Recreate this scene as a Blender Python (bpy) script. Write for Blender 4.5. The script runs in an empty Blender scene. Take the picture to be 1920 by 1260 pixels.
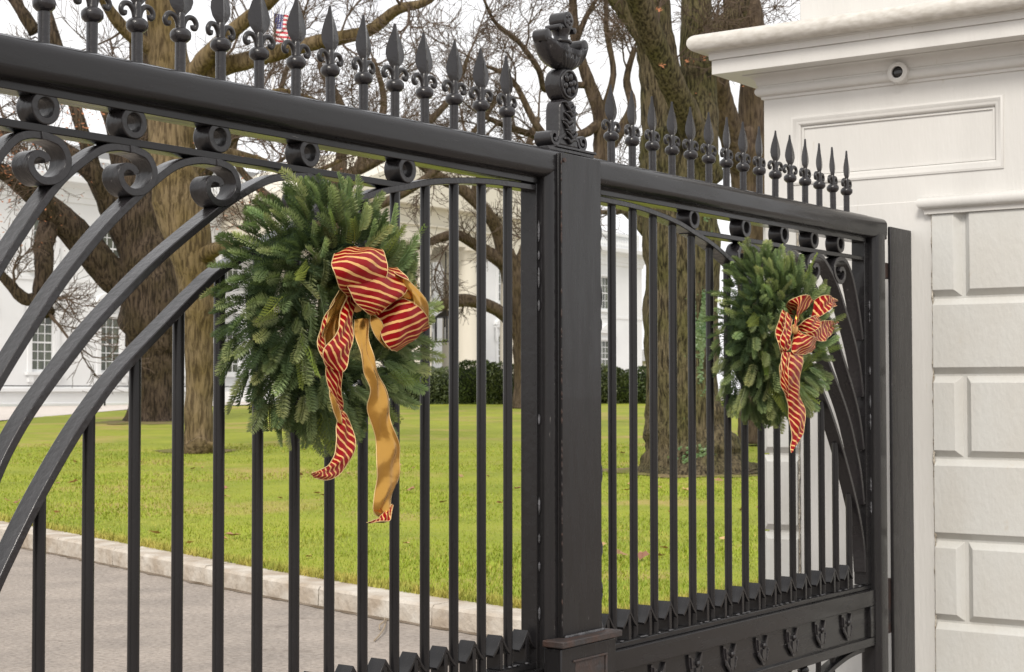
import bpy, bmesh, math, random
import numpy as np
from mathutils import Vector, Matrix, noise
S = bpy.context.scene
PI = math.pi

# ---------------------------------------------------------------- camera, sky, sun
cam = bpy.data.cameras.new('camera'); camo = bpy.data.objects.new('camera', cam)
S.collection.objects.link(camo); S.camera = camo
CX, CY, CZ = -4.83, -3.2563, 1.65
PSI, PITCH, ROLL = .6236, .0343, .001
camo.location = (CX, CY, CZ)
camo.rotation_euler = (PI/2 + PITCH, ROLL, PSI - PI/2)
cam.sensor_width = 36; cam.lens = 3100/1920*36
cam.clip_start = .1; cam.clip_end = 2000
cam.dof.use_dof = True; cam.dof.focus_distance = 5.2; cam.dof.aperture_fstop = 13

w = bpy.data.worlds.new('World'); S.world = w; w.use_nodes = True
nt = w.node_tree; nt.nodes.clear()
N = nt.nodes.new; LK = nt.links.new
out = N('ShaderNodeOutputWorld'); bg = N('ShaderNodeBackground')
sky = N('ShaderNodeTexSky'); sky.sky_type = 'NISHITA'; sky.sun_disc = False
SUN_EL, SUN_AZ = math.radians(43), math.radians(202)   # azimuth of the sun measured from +x towards +y
sky.sun_elevation = SUN_EL; sky.sun_rotation = PI/2 - SUN_AZ
sky.dust_density = 4
bg.inputs['Strength'].default_value = .091
# an even white cloud deck over the blue: clouds are bright next to the physical sky
tc = N('ShaderNodeTexCoord'); cn = N('ShaderNodeTexNoise'); cn.inputs['Scale'].default_value = 2.2; cn.inputs['Detail'].default_value = 4
cr = N('ShaderNodeValToRGB'); cr.color_ramp.elements[0].position = .3; cr.color_ramp.elements[0].color = (12.0, 12.1, 12.6, 1)
cr.color_ramp.elements[1].position = .7; cr.color_ramp.elements[1].color = (14.6, 14.2, 13.7, 1)
mx = N('ShaderNodeMix'); mx.data_type = 'RGBA'; mx.inputs[0].default_value = .88
LK(tc.outputs['Generated'], cn.inputs['Vector']); LK(cn.outputs['Fac'], cr.inputs['Fac'])
LK(sky.outputs[0], mx.inputs[6]); LK(cr.outputs[0], mx.inputs[7]); LK(mx.outputs[2], bg.inputs['Color'])
LK(bg.outputs[0], out.inputs['Surface'])

sl = bpy.data.lights.new('sun', 'SUN'); so = bpy.data.objects.new('sun', sl); S.collection.objects.link(so)
sl.energy = 2.4; sl.angle = math.radians(16); sl.color = (1, .94, .86)
sd = Vector((math.cos(SUN_EL)*math.cos(SUN_AZ), math.cos(SUN_EL)*math.sin(SUN_AZ), math.sin(SUN_EL)))
so.rotation_euler = sd.to_track_quat('Z', 'Y').to_euler()
S.view_settings.view_transform = 'Standard'; S.view_settings.look = 'None'
S.view_settings.exposure = .12; S.view_settings.gamma = 1; S.view_settings.use_curve_mapping = False

# ---------------------------------------------------------------- materials
def lin(c): return tuple(((v/255)/12.92 if v <= 10 else ((v/255+.055)/1.055)**2.4) for v in c)
def mat(name, col, rough=.6, spec=.5, metal=0, bump=0, bscale=30, var=0, vscale=5, stretch=(1, 1, 1), col2=None, detail=6, objvar=0, coords='Object', bdist=.01, coat=0, sheen=0, rvar=0, grit=0, patch=None):
    m = bpy.data.materials.new(name); m.use_nodes = True
    t = m.node_tree; b = t.nodes['Principled BSDF']; n = t.nodes.new; l = t.links.new
    b.inputs['Base Color'].default_value = (*col, 1); b.inputs['Roughness'].default_value = rough
    b.inputs['Specular IOR Level'].default_value = spec; b.inputs['Metallic'].default_value = metal
    b.inputs['Coat Weight'].default_value = coat; b.inputs['Sheen Weight'].default_value = sheen
    co = n('ShaderNodeTexCoord'); mp = n('ShaderNodeMapping'); mp.inputs['Scale'].default_value = stretch
    l(co.outputs[coords], mp.inputs[0])
    src = None
    if col2 or var:
        c2 = col2 or tuple(v*(1-var) for v in col)
        nz = n('ShaderNodeTexNoise'); nz.inputs['Scale'].default_value = vscale; nz.inputs['Detail'].default_value = detail
        l(mp.outputs[0], nz.inputs['Vector'])
        r = n('ShaderNodeValToRGB'); r.color_ramp.elements[0].position = .35; r.color_ramp.elements[1].position = .65
        r.color_ramp.elements[0].color = (*c2, 1); r.color_ramp.elements[1].color = (*col, 1)
        l(nz.outputs['Fac'], r.inputs['Fac']); src = r.outputs[0]
    if objvar:
        oi = n('ShaderNodeObjectInfo'); hs = n('ShaderNodeHueSaturation')
        mr = n('ShaderNodeMapRange'); mr.inputs[3].default_value = 1-objvar; mr.inputs[4].default_value = 1+objvar
        l(oi.outputs['Random'], mr.inputs[0]); l(mr.outputs[0], hs.inputs['Value'])
        mr2 = n('ShaderNodeMapRange'); mr2.inputs[3].default_value = .5-objvar*.09; mr2.inputs[4].default_value = .5+objvar*.05
        ml = n('ShaderNodeMath'); ml.operation = 'MULTIPLY'; ml.inputs[1].default_value = 7.31
        fr = n('ShaderNodeMath'); fr.operation = 'FRACT'
        l(oi.outputs['Random'], ml.inputs[0]); l(ml.outputs[0], fr.inputs[0]); l(fr.outputs[0], mr2.inputs[0]); l(mr2.outputs[0], hs.inputs['Hue'])
        if src: l(src, hs.inputs['Color'])
        else: hs.inputs['Color'].default_value = (*col, 1)
        src = hs.outputs[0]
    if src: l(src, b.inputs['Base Color'])
    if patch and src:     # broad worn patches of another colour
        pn = n('ShaderNodeTexNoise'); pn.inputs['Scale'].default_value = patch[1]; pn.inputs['Detail'].default_value = 7; pn.inputs['Roughness'].default_value = .6; l(mp.outputs[0], pn.inputs['Vector'])
        pr_ = n('ShaderNodeValToRGB'); pr_.color_ramp.elements[0].position = patch[2]; pr_.color_ramp.elements[1].position = patch[2]+patch[3]; l(pn.outputs['Fac'], pr_.inputs['Fac'])
        pm = n('ShaderNodeMix'); pm.data_type = 'RGBA'; l(pr_.outputs[0], pm.inputs[0]); l(src, pm.inputs[6]); pm.inputs[7].default_value = (*patch[0], 1); src = pm.outputs[2]; l(src, b.inputs['Base Color'])
    if grit and src:
        gn = n('ShaderNodeTexNoise'); gn.inputs['Scale'].default_value = grit; gn.inputs['Detail'].default_value = 4; l(mp.outputs[0], gn.inputs['Vector'])
        gr = n('ShaderNodeValToRGB'); gr.color_ramp.elements[0].position = .32; gr.color_ramp.elements[0].color = (.78,.77,.76,1); gr.color_ramp.elements[1].position = .62; gr.color_ramp.elements[1].color = (1.1,1.1,1.1,1); l(gn.outputs['Fac'], gr.inputs['Fac'])
        gm = n('ShaderNodeMix'); gm.data_type = 'RGBA'; gm.blend_type = 'MULTIPLY'; gm.inputs[0].default_value = 1; l(src, gm.inputs[6]); l(gr.outputs[0], gm.inputs[7]); l(gm.outputs[2], b.inputs['Base Color'])
    if rvar:
        rn = n('ShaderNodeTexNoise'); rn.inputs['Scale'].default_value = 7; rn.inputs['Detail'].default_value = 7; l(mp.outputs[0], rn.inputs['Vector'])
        rr_ = n('ShaderNodeMapRange'); rr_.inputs[1].default_value = .3; rr_.inputs[2].default_value = .7; rr_.inputs[3].default_value = rough-rvar; rr_.inputs[4].default_value = rough+rvar; l(rn.outputs['Fac'], rr_.inputs[0]); l(rr_.outputs[0], b.inputs['Roughness'])
    if bump:
        bz = n('ShaderNodeTexNoise'); bz.inputs['Scale'].default_value = bscale; bz.inputs['Detail'].default_value = 5
        l(mp.outputs[0], bz.inputs['Vector'])
        bp = n('ShaderNodeBump'); bp.inputs['Strength'].default_value = bump; bp.inputs['Distance'].default_value = bdist
        l(bz.outputs['Fac'], bp.inputs['Height']); l(bp.outputs[0], b.inputs['Normal'])
    return m
def bark(name, c1, c2, c3, sc=1, bump=1.0, ridge=7, moss=None):
    m = mat(name, c1, .9, .2)
    t = m.node_tree; b = t.nodes['Principled BSDF']; n = t.nodes.new; l = t.links.new
    co = n('ShaderNodeTexCoord'); mp = n('ShaderNodeMapping'); mp.inputs['Scale'].default_value = (ridge*sc, ridge*sc, ridge*.16*sc)
    l(co.outputs['Object'], mp.inputs[0])
    nz = n('ShaderNodeTexNoise'); nz.inputs['Scale'].default_value = 1.5; nz.inputs['Detail'].default_value = 9; nz.inputs['Roughness'].default_value = .62; nz.inputs['Distortion'].default_value = .35
    v = n('ShaderNodeTexNoise'); v.inputs['Scale'].default_value = .8; v.inputs['Detail'].default_value = 3
    l(mp.outputs[0], nz.inputs['Vector']); l(mp.outputs[0], v.inputs['Vector'])
    r = n('ShaderNodeValToRGB'); e = r.color_ramp.elements; e[0].position = .40; e[0].color = (*c2, 1); e[1].position = .56; e[1].color = (*c1, 1)
    l(nz.outputs['Fac'], r.inputs['Fac'])
    n2 = n('ShaderNodeTexNoise'); n2.inputs['Scale'].default_value = 1.3; n2.inputs['Detail'].default_value = 6; l(co.outputs['Object'], n2.inputs['Vector'])
    r2 = n('ShaderNodeValToRGB'); r2.color_ramp.elements[0].position = .42; r2.color_ramp.elements[1].position = .62
    l(n2.outputs['Fac'], r2.inputs['Fac'])
    mx = n('ShaderNodeMix'); mx.data_type = 'RGBA'; l(r2.outputs[0], mx.inputs[0]); l(r.outputs[0], mx.inputs[6])
    mm = n('ShaderNodeMix'); mm.data_type = 'RGBA'; mm.blend_type = 'MULTIPLY'; mm.inputs[0].default_value = .75
    l(r.outputs[0], mm.inputs[6]); mm.inputs[7].default_value = (*c3, 1); l(mm.outputs[2], mx.inputs[7]); l(mx.outputs[2], b.inputs['Base Color'])
    ad = n('ShaderNodeMath'); ad.operation = 'MULTIPLY_ADD'; ad.inputs[1].default_value = .4; l(v.outputs['Fac'], ad.inputs[0]); l(nz.outputs['Fac'], ad.inputs[2])
    bp = n('ShaderNodeBump'); bp.inputs['Strength'].default_value = bump; bp.inputs['Distance'].default_value = .12
    l(ad.outputs[0], bp.inputs['Height']); l(bp.outputs[0], b.inputs['Normal'])
    return m

M = {}
M['iron'] = mat('black_gate_paint', (.014, .0135, .014), .25, .30, bump=.22, bscale=14, bdist=.005, col2=(.014, .013, .014), vscale=9, stretch=(.5, 3, 3), coat=.10, rvar=.10, patch=((.12,.115,.11), 22, .70, .03))
M['iron_v'] = mat('black_gate_paint_upright', (.014, .0135, .014), .27, .30, bump=.12, bscale=16, bdist=.005, col2=(.015, .014, .015), vscale=9, stretch=(3, 3, .6), coat=.10, rvar=.10, patch=((.11,.105,.10), 22, .70, .03))
M['iron_rough'] = mat('black_cast_iron', (.019, .018, .019), .29, .38, bump=.4, bscale=50, bdist=.006, col2=(.020, .018, .020), vscale=14, coat=.2, rvar=.10, patch=((.15,.14,.14), 30, .70, .03))
M['iron_rust'] = mat('black_paint_with_rust', (.035, .032, .032), .5, .4, bump=.6, bscale=50, bdist=.006, col2=(.060, .034, .026), vscale=16)
M['weld'] = mat('grey_weld_filler', (.10, .10, .11), .5, .5, bump=.8, bscale=90, bdist=.01, col2=(.04, .04, .042), vscale=30)
M['stone'] = mat('cream_painted_stone', (.63, .62, .595), .55, .35, bump=.22, bscale=22, bdist=.01, col2=(.59, .58, .555), vscale=1.6, stretch=(3, 3, .5), patch=((.50,.465,.40), 9, .66, .12))
M['block'] = mat('grey_white_painted_stone', (.57, .57, .545), .6, .3, bump=.35, bscale=30, bdist=.008, col2=(.545, .535, .50), vscale=3, stretch=(1.5,1.5,.8), patch=((.53,.50,.44), 8, .66, .10))
M['bead'] = mat('dusty_painted_cornice', (.60, .58, .54), .6, .3, bump=.3, bscale=40, bdist=.008, col2=(.49, .465, .42), vscale=32, detail=9, stretch=(1, .6, 1.4))
M['caulk'] = mat('cracked_caulk', (.62, .58, .50), .8, .2, bump=1, bscale=60, bdist=.02, col2=(.28, .23, .17), vscale=26)
M['dark'] = mat('dark_glass', (.008, .007, .007), .15, .6)
M['needle'] = mat('fir_needles', (.34, .41, .17), .5, .4, objvar=.55, col2=(.15, .22, .115), vscale=16)
def translucent(m, f, col):
    t = m.node_tree; n = t.nodes.new; l = t.links.new; b = t.nodes['Principled BSDF']; tr = n('ShaderNodeBsdfTranslucent'); tr.inputs[0].default_value = (*col, 1)
    ms = n('ShaderNodeMixShader'); ms.inputs[0].default_value = f; l(b.outputs[0], ms.inputs[1]); l(tr.outputs[0], ms.inputs[2]); l(ms.outputs[0], t.nodes['Material Output'].inputs['Surface'])
M['needle_shaded'] = mat('fir_needles_shaded', (.085, .125, .06), .6, .2, col2=(.045, .075, .042), vscale=9)  # same fir needles darkened, so the under layer looks shaded
M['cedar'] = mat('cedar_leaves', (.22, .30, .06), .6, .2, objvar=.3)
for k_ in ('needle', 'needle_shaded', 'cedar'): translucent(M[k_], .33, (.26, .36, .10))
M['core'] = mat('wreath_core', (.028, .05, .018), .8, .2)  # near-black green paints in the shade between the sprigs
M['gold'] = mat('gold_ribbon_back', (.62, .40, .10), .27, .6, metal=.75, bump=.5, bscale=12, bdist=.01)
M['goldwire'] = mat('gold_wire', (.72, .52, .26), .45, .5, metal=.4)
M['asphalt'] = mat('grey_drive', (.355, .31, .27), .85, .2, bump=1, bscale=22, bdist=.03, col2=(.27, .238, .21), vscale=1.6, detail=12, grit=26, patch=((.22,.19,.165), 1.1, .62, .06))
M['kerb'] = mat('granite_kerb', (.53, .49, .43), .8, .3, bump=.8, bscale=14, bdist=.03, col2=(.36, .30, .235), vscale=3.6, detail=9)
M['pave'] = mat('pale_concrete', (.60, .55, .50), .8, .3, bump=.4, bscale=30, bdist=.01, col2=(.50, .45, .41), vscale=3)
M['lawn'] = mat('lawn', (.275, .30, .034), .85, .2, bump=1, bscale=9, bdist=.06, col2=(.20, .235, .026), vscale=.6, detail=12, patch=((.34,.27,.085), .35, .52, .14))
M['blade'] = mat('grass_blades', (.285, .345, .03), .6, .3, col2=(.22, .285, .025), vscale=.7, detail=8, patch=((.36,.32,.08), .5, .56, .14))
M['dryblade'] = mat('dry_grass', (.42, .36, .085), .7, .2, col2=(.27, .30, .05), vscale=4)
M['white'] = mat('white_mansion_paint', (.70, .71, .715), .6, .3, col2=(.66, .67, .675), vscale=.5)
M['cream'] = mat('portico_shade_beige', (.60, .565, .48), .6, .3)  # white portico tinted beige, its shade is put into the colour
M['pane'] = mat('window_pane', (.03, .036, .03), .12, .6, col2=(.11, .125, .09), vscale=1.4, stretch=(3, 3, .4))
M['roof'] = mat('grey_roof', (.3, .3, .3), .8)
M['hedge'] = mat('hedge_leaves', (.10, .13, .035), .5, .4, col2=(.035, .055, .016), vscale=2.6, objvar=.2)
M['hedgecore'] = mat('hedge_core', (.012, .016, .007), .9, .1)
M['bark_pale'] = bark('pale_bark', (.235, .175, .10), (.09, .064, .036), (.62, .60, .36), 1.2, .8, ridge=9)
M['bark_dark'] = bark('dark_bark', (.105, .076, .054), (.026, .018, .013), (.6, .62, .42), 1, 1, ridge=10)
M['bark_elm'] = bark('ridged_bark', (.175, .14, .082), (.034, .026, .016), (.72, .85, .48), 1, 1, ridge=17)
M['bark_mid'] = bark('brown_bark', (.12, .088, .06), (.05, .035, .025), (.7, .7, .5), 1.3, .7)
M['twig'] = mat('twigs', (.095, .068, .05), .85, .2)
M['twig_pale'] = mat('pale_twigs', (.30, .24, .17), .85, .2)
M['dryleaf'] = mat('dry_oak_leaves', (.42, .17, .07), .7, .3, col2=(.25, .10, .05), vscale=3)
M['fallen'] = mat('fallen_leaf', (.36, .22, .11), .7, .3, objvar=.35)
M['ivy'] = mat('ivy_leaves', (.05, .11, .03), .4, .5, col2=(.12, .17, .06), vscale=5)
M['soil'] = mat('bare_soil', (.20, .15, .085), .9, .1, bump=1, bscale=9, bdist=.05, col2=(.15, .155, .04), vscale=1.5, grit=14)
M['dirt'] = mat('gutter_dirt', (.13, .10, .07), .95, .1, bump=1, bscale=30, bdist=.02, col2=(.24, .20, .16), vscale=4)
M['pole'] = mat('white_pole', (.7, .7, .7), .4)
def stripe_mat(name, period, ang, red=(.235, .0015, .004), gold=(.66, .38, .14)):
    m = mat(name, red, .42, .12); t = m.node_tree; b = t.nodes['Principled BSDF']; n = t.nodes.new; l = t.links.new
    uv = n('ShaderNodeUVMap'); sp = n('ShaderNodeSeparateXYZ'); l(uv.outputs[0], sp.inputs[0])
    nz = n('ShaderNodeTexNoise'); nz.inputs['Scale'].default_value = 60; nz.inputs['Detail'].default_value = 3; l(uv.outputs[0], nz.inputs['Vector'])
    a = n('ShaderNodeMath'); a.operation = 'MULTIPLY'; a.inputs[1].default_value = math.cos(ang)/period; l(sp.outputs[0], a.inputs[0])
    c = n('ShaderNodeMath'); c.operation = 'MULTIPLY_ADD'; c.inputs[1].default_value = math.sin(ang)/period; l(sp.outputs[1], c.inputs[0]); l(a.outputs[0], c.inputs[2])
    d = n('ShaderNodeMath'); d.operation = 'MULTIPLY_ADD'; d.inputs[1].default_value = .22; l(nz.outputs['Fac'], d.inputs[0]); l(c.outputs[0], d.inputs[2])
    f = n('ShaderNodeMath'); f.operation = 'FRACT'; l(d.outputs[0], f.inputs[0])
    g = n('ShaderNodeMath'); g.operation = 'LESS_THAN'; g.inputs[1].default_value = .29; l(f.outputs[0], g.inputs[0])
    mx = n('ShaderNodeMix'); mx.data_type = 'RGBA'; l(g.outputs[0], mx.inputs[0]); mx.inputs[6].default_value = (*red, 1); mx.inputs[7].default_value = (*gold, 1)
    l(mx.outputs[2], b.inputs['Base Color'])
    mr = n('ShaderNodeMapRange'); mr.inputs[3].default_value = .30; mr.inputs[4].default_value = .5; l(g.outputs[0], mr.inputs[0]); l(mr.outputs[0], b.inputs['Roughness'])
    # weave of the cloth
    wv = n('ShaderNodeTexNoise'); wv.inputs['Scale'].default_value = 26; l(uv.outputs[0], wv.inputs['Vector'])
    bp = n('ShaderNodeBump'); bp.inputs['Strength'].default_value = .5; bp.inputs['Distance'].default_value = .012; l(wv.outputs['Fac'], bp.inputs['Height']); l(bp.outputs[0], b.inputs['Normal'])
    # reverse side of the ribbon is plain gold foil
    gd = n('ShaderNodeBsdfPrincipled'); gd.inputs['Base Color'].default_value = (.50, .27, .06, 1); gd.inputs['Metallic'].default_value = .85; gd.inputs['Roughness'].default_value = .26
    wg = n('ShaderNodeTexNoise'); wg.inputs['Scale'].default_value = 17; l(uv.outputs[0], wg.inputs['Vector']); bg_ = n('ShaderNodeBump'); bg_.inputs['Strength'].default_value = .35; bg_.inputs['Distance'].default_value = .012; l(wg.outputs['Fac'], bg_.inputs['Height']); l(bg_.outputs[0], gd.inputs['Normal'])
    ge = n('ShaderNodeNewGeometry'); ms = n('ShaderNodeMixShader'); l(ge.outputs['Backfacing'], ms.inputs[0]); l(b.outputs[0], ms.inputs[1]); l(gd.outputs[0], ms.inputs[2])
    l(ms.outputs[0], t.nodes['Material Output'].inputs['Surface'])
    return m
M['stripeA'] = stripe_mat('striped_ribbon', .0185, math.radians(-42))
M['stripeB'] = stripe_mat('striped_ribbon_wide', .0245, math.radians(-38))
def flag_mat():
    m = mat('flag_cloth', (.8, .8, .8), .7); t = m.node_tree; b = t.nodes['Principled BSDF']; n = t.nodes.new; l = t.links.new
    uv = n('ShaderNodeUVMap'); sp = n('ShaderNodeSeparateXYZ'); l(uv.outputs[0], sp.inputs[0])
    a = n('ShaderNodeMath'); a.operation = 'MULTIPLY'; a.inputs[1].default_value = 6.5; l(sp.outputs[1], a.inputs[0])
    f = n('ShaderNodeMath'); f.operation = 'FRACT'; l(a.outputs[0], f.inputs[0])
    g = n('ShaderNodeMath'); g.operation = 'LESS_THAN'; g.inputs[1].default_value = .5; l(f.outputs[0], g.inputs[0])
    mx = n('ShaderNodeMix'); mx.data_type = 'RGBA'; l(g.outputs[0], mx.inputs[0]); mx.inputs[6].default_value = (.8, .78, .78, 1); mx.inputs[7].default_value = (.55, .03, .05, 1)
    x = n('ShaderNodeMath'); x.operation = 'LESS_THAN'; x.inputs[1].default_value = .4; l(sp.outputs[0], x.inputs[0])
    y = n('ShaderNodeMath'); y.operation = 'GREATER_THAN'; y.inputs[1].default_value = .46; l(sp.outputs[1], y.inputs[0])
    xy = n('ShaderNodeMath'); xy.operation = 'MULTIPLY'; l(x.outputs[0], xy.inputs[0]); l(y.outputs[0], xy.inputs[1])
    vo = n('ShaderNodeTexVoronoi'); vo.inputs['Scale'].default_value = 16; vo.inputs['Randomness'].default_value = 0; l(uv.outputs[0], vo.inputs['Vector'])
    st = n('ShaderNodeMath'); st.operation = 'LESS_THAN'; st.inputs[1].default_value = .22; l(vo.outputs['Distance'], st.inputs[0])
    cx = n('ShaderNodeMix'); cx.data_type = 'RGBA'; l(st.outputs[0], cx.inputs[0]); cx.inputs[6].default_value = (.03, .035, .17, 1); cx.inputs[7].default_value = (.8, .8, .8, 1)
    m2 = n('ShaderNodeMix'); m2.data_type = 'RGBA'; l(xy.outputs[0], m2.inputs[0]); l(mx.outputs[2], m2.inputs[6]); l(cx.outputs[2], m2.inputs[7])
    l(m2.outputs[2], b.inputs['Base Color']); return m
M['flag'] = flag_mat()

# ---------------------------------------------------------------- helpers
def link(o, parent=None):
    S.collection.objects.link(o)
    if parent: o.parent = parent
    return o
def tag(o, label=None, cat=None, group=None, kind=None):
    if label: o['label'] = label
    if cat: o['category'] = cat
    if group: o['group'] = group
    if kind: o['kind'] = kind
    return o
def empty(name, loc=(0, 0, 0), label=None, cat=None, group=None, kind=None):
    o = bpy.data.objects.new(name, None); o.location = loc; link(o); o.empty_display_size = .1
    return tag(o, label, cat, group, kind)
class MB:
    def __init__(s): s.v = []; s.f = []; s.uv = None
    def add(s, vs, fs):
        b = len(s.v); s.v += [tuple(p) for p in vs]; s.f += [tuple(b+i for i in q) for q in fs]
    def box(s, x0, x1, y0, y1, z0, z1):
        s.add([(x0,y0,z0),(x1,y0,z0),(x1,y1,z0),(x0,y1,z0),(x0,y0,z1),(x1,y0,z1),(x1,y1,z1),(x0,y1,z1)],
              [(0,3,2,1),(4,5,6,7),(0,1,5,4),(1,2,6,5),(2,3,7,6),(3,0,4,7)])
    def prism(s, poly, y0, y1):            # polygon in x,z pushed along y
        n = len(poly)
        s.add([(x, y0, z) for x, z in poly] + [(x, y1, z) for x, z in poly],
              [tuple(range(n)), tuple(range(2*n-1, n-1, -1))] + [(i, i+n, (i+1) % n + n, (i+1) % n) for i in range(n)])
    def strip(s, pts, t, y0, y1):          # flat bar following pts (x,z), thickness t across, depth along y
        P = [Vector(p) for p in pts]; n = len(P); L = []; R = []
        for i, p in enumerate(P):
            d = (P[min(i+1, n-1)] - P[max(i-1, 0)]).normalized(); q = Vector((-d.y, d.x))*t/2
            if isinstance(t, (int, float)): pass
            L.append(p+q); R.append(p-q)
        vs = []
        for l, r in zip(L, R): vs += [(l.x, y0, l.y), (r.x, y0, r.y), (r.x, y1, r.y), (l.x, y1, l.y)]
        fs = [(0, 1, 2, 3), tuple(4*(n-1)+k for k in (3, 2, 1, 0))]
        for i in range(n-1):
            a, b = 4*i, 4*i+4
            for k in range(4): fs.append((a+k, b+k, b+(k+1) % 4, a+(k+1) % 4))
        s.add(vs, fs)
    def tube(s, path, rad, n=8, cap=True):
        P = [Vector(p) for p in path]; m = len(P)
        if isinstance(rad, (int, float)): rad = [rad]*m
        vs = []; up = None
        for i, p in enumerate(P):
            d = (P[min(i+1, m-1)] - P[max(i-1, 0)])
            d = d.normalized() if d.length > 1e-9 else Vector((0, 0, 1))
            if up is None:
                up = d.orthogonal().normalized()
            up = (up - d*up.dot(d)); up = up.normalized() if up.length > 1e-6 else d.orthogonal().normalized()
            bi = d.cross(up)
            for k in range(n):
                a = 2*PI*k/n; vs.append(p + (up*math.cos(a) + bi*math.sin(a))*rad[i])
        fs = []
        for i in range(m-1):
            for k in range(n): fs.append((i*n+k, i*n+(k+1) % n, (i+1)*n+(k+1) % n, (i+1)*n+k))
        if cap: fs += [tuple(range(n-1, -1, -1)), tuple((m-1)*n+k for k in range(n))]
        s.add(vs, fs)
    def lathe(s, c, prof, n=16, axis='z'):   # prof: (radius, height)
        vs = []
        for r, h in prof:
            for k in range(n):
                a = 2*PI*k/n; x, y = r*math.cos(a), r*math.sin(a)
                vs.append((c[0]+x, c[1]+y, c[2]+h) if axis == 'z' else (c[0]+x, c[1]+h, c[2]+y) if axis == 'y' else (c[0]+h, c[1]+x, c[2]+y))
        m = len(prof)
        fs = [(i*n+k, i*n+(k+1) % n, (i+1)*n+(k+1) % n, (i+1)*n+k) for i in range(m-1) for k in range(n)]
        fs += [tuple(range(n-1, -1, -1)), tuple((m-1)*n+k for k in range(n))]
        s.add(vs, fs)
    def sphere(s, c, r, n=12, sc=(1, 1, 1)):
        m = n//2; pr = [(max(math.sin(PI*i/m), .02), -math.cos(PI*i/m)) for i in range(m+1)]
        vs = [(c[0]+p*math.cos(2*PI*k/n)*r*sc[0], c[1]+p*math.sin(2*PI*k/n)*r*sc[1], c[2]+h*r*sc[2]) for p, h in pr for k in range(n)]
        fs = [(i*n+k, i*n+(k+1) % n, (i+1)*n+(k+1) % n, (i+1)*n+k) for i in range(m) for k in range(n)]
        s.add(vs, fs)
    def mirror(s, sg, shift=0):
        if sg < 0:
            s.v = [(-x, y, z) for x, y, z in s.v]
        return s
    def build(s, name, m, parent=None, smooth=False, bevel=0, origin=None, fixn=True, seg=2, autosm=False):
        me = bpy.data.meshes.new(name)
        vs = s.v
        if origin: vs = [(x-origin[0], y-origin[1], z-origin[2]) for x, y, z in vs]
        me.from_pydata(vs, [], s.f); me.materials.append(m)
        if fixn:
            bm = bmesh.new(); bm.from_mesh(me); bmesh.ops.recalc_face_normals(bm, faces=bm.faces); bm.to_mesh(me); bm.free()
        if smooth: me.polygons.foreach_set('use_smooth', [True]*len(me.polygons))
        o = bpy.data.objects.new(name, me); link(o, parent)
        if origin: o.location = origin
        if smooth and autosm: me.set_sharp_from_angle(angle=math.radians(40))
        if bevel:
            b = o.modifiers.new('bevel', 'BEVEL'); b.width = bevel; b.segments = seg; b.limit_method = 'ANGLE'; b.angle_limit = math.radians(35)
            me.polygons.foreach_set('use_smooth', [True]*len(me.polygons)); b.harden_normals = False
            me.set_sharp_from_angle(angle=math.radians(40))
        return o
def crom(P, k=8):
    P = [Vector(p) for p in P]; out = []
    for i in range(len(P)-1):
        a, b, c, d = P[max(i-1, 0)], P[i], P[i+1], P[min(i+2, len(P)-1)]
        for j in range(k):
            t = j/k; out.append(.5*((2*b) + (c-a)*t + (2*a-5*b+4*c-d)*t*t + (3*b-3*c+d-a)*t**3))
    out.append(P[-1]); return out
def dup(o, parent=None, loc=None, rot=None, scale=None):
    c = o.copy(); S.collection.objects.link(c)
    if parent is not None: c.parent = parent
    if loc is not None: c.location = loc
    if rot is not None: c.rotation_euler = rot
    if scale is not None: c.scale = scale
    for ch in o.children: dup(ch, c)
    return c
def depth(x, y): return (x-CX)*math.cos(PSI) + (y-CY)*math.sin(PSI)
def lat(x, y): return ((x-CX)*math.sin(PSI) - (y-CY)*math.cos(PSI))/max(depth(x, y), 1)
def ground(x, y):                      # the lawn climbs gently away from the kerb
    d = depth(x, y); l = lat(x, y)
    cap = 54 + 22*min(1, max(0, (l+.31)/.2))
    v = min(max(d-18, 0), cap-18); 
    e = max(0, min(1, (d-14)/8)) 
    return .16 + .018*(v if d > 22 else max(0, (d-14))**2/16*1.0 if d < 22 else v)

# ---------------------------------------------------------------- ground, drive, kerb, lawn
mb = MB(); mb.add([(-300,-300,0),(600,-300,0),(600,600,0),(-300,600,0)], [(0,1,2,3)])
tag(mb.build('driveway', M['asphalt']), kind='structure')
KL = crom([(4.16, 2.62), (4.17, 3.1), (4.70, 5.43), (6.32, 10.7), (6.86, 12.6), (8.6, 18), (13, 30), (20, 44)], 14)   # foot of the kerb
def kx(y):
    for a, b in zip(KL[:-1], KL[1:]):
        if a.y <= y <= b.y: return a.x + (b.x-a.x)*(y-a.y)/max(b.y-a.y, 1e-6)
    return KL[-1].x if y > KL[-1].y else KL[0].x
kerb = empty('kerb', (4.2, 3, 0), kind='structure')
yy = 2.62; rk = random.Random(4); KW = .34
while yy < 30:
    L = rk.uniform(1.3, 1.9) if yy < 16 else 2.6
    pts = [yy + (L-.012)*i/4 for i in range(5)]
    mb = MB(); vs = []; h0 = rk.uniform(-.004, .006); hz = lambda y: ground(kx(y)+.4, y)-.16
    for y in pts:
        x = kx(y); z = .155 + h0 + hz(y)
        vs += [(x+rk.uniform(-.006,.006), y, hz(y)-.1), (x+.012+rk.uniform(-.008,.008), y, z-.02), (x+.035, y, z), (x+KW, y, z+.004), (x+KW, y, -.1)]
    fs = []
    for i in range(4):
        for k in range(4): fs.append((5*i+k, 5*i+5+k, 5*i+6+k, 5*i+1+k))
    fs += [(0,1,2,3,4), (24,23,22,21,20)]
    mb.add(vs, fs); o = mb.build('kerb_stone', M['kerb'], kerb); o.location = (-4.2, -3, 0)
    yy += L
rg = random.Random(9); vs = []; fs = []; n = 160
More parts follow.
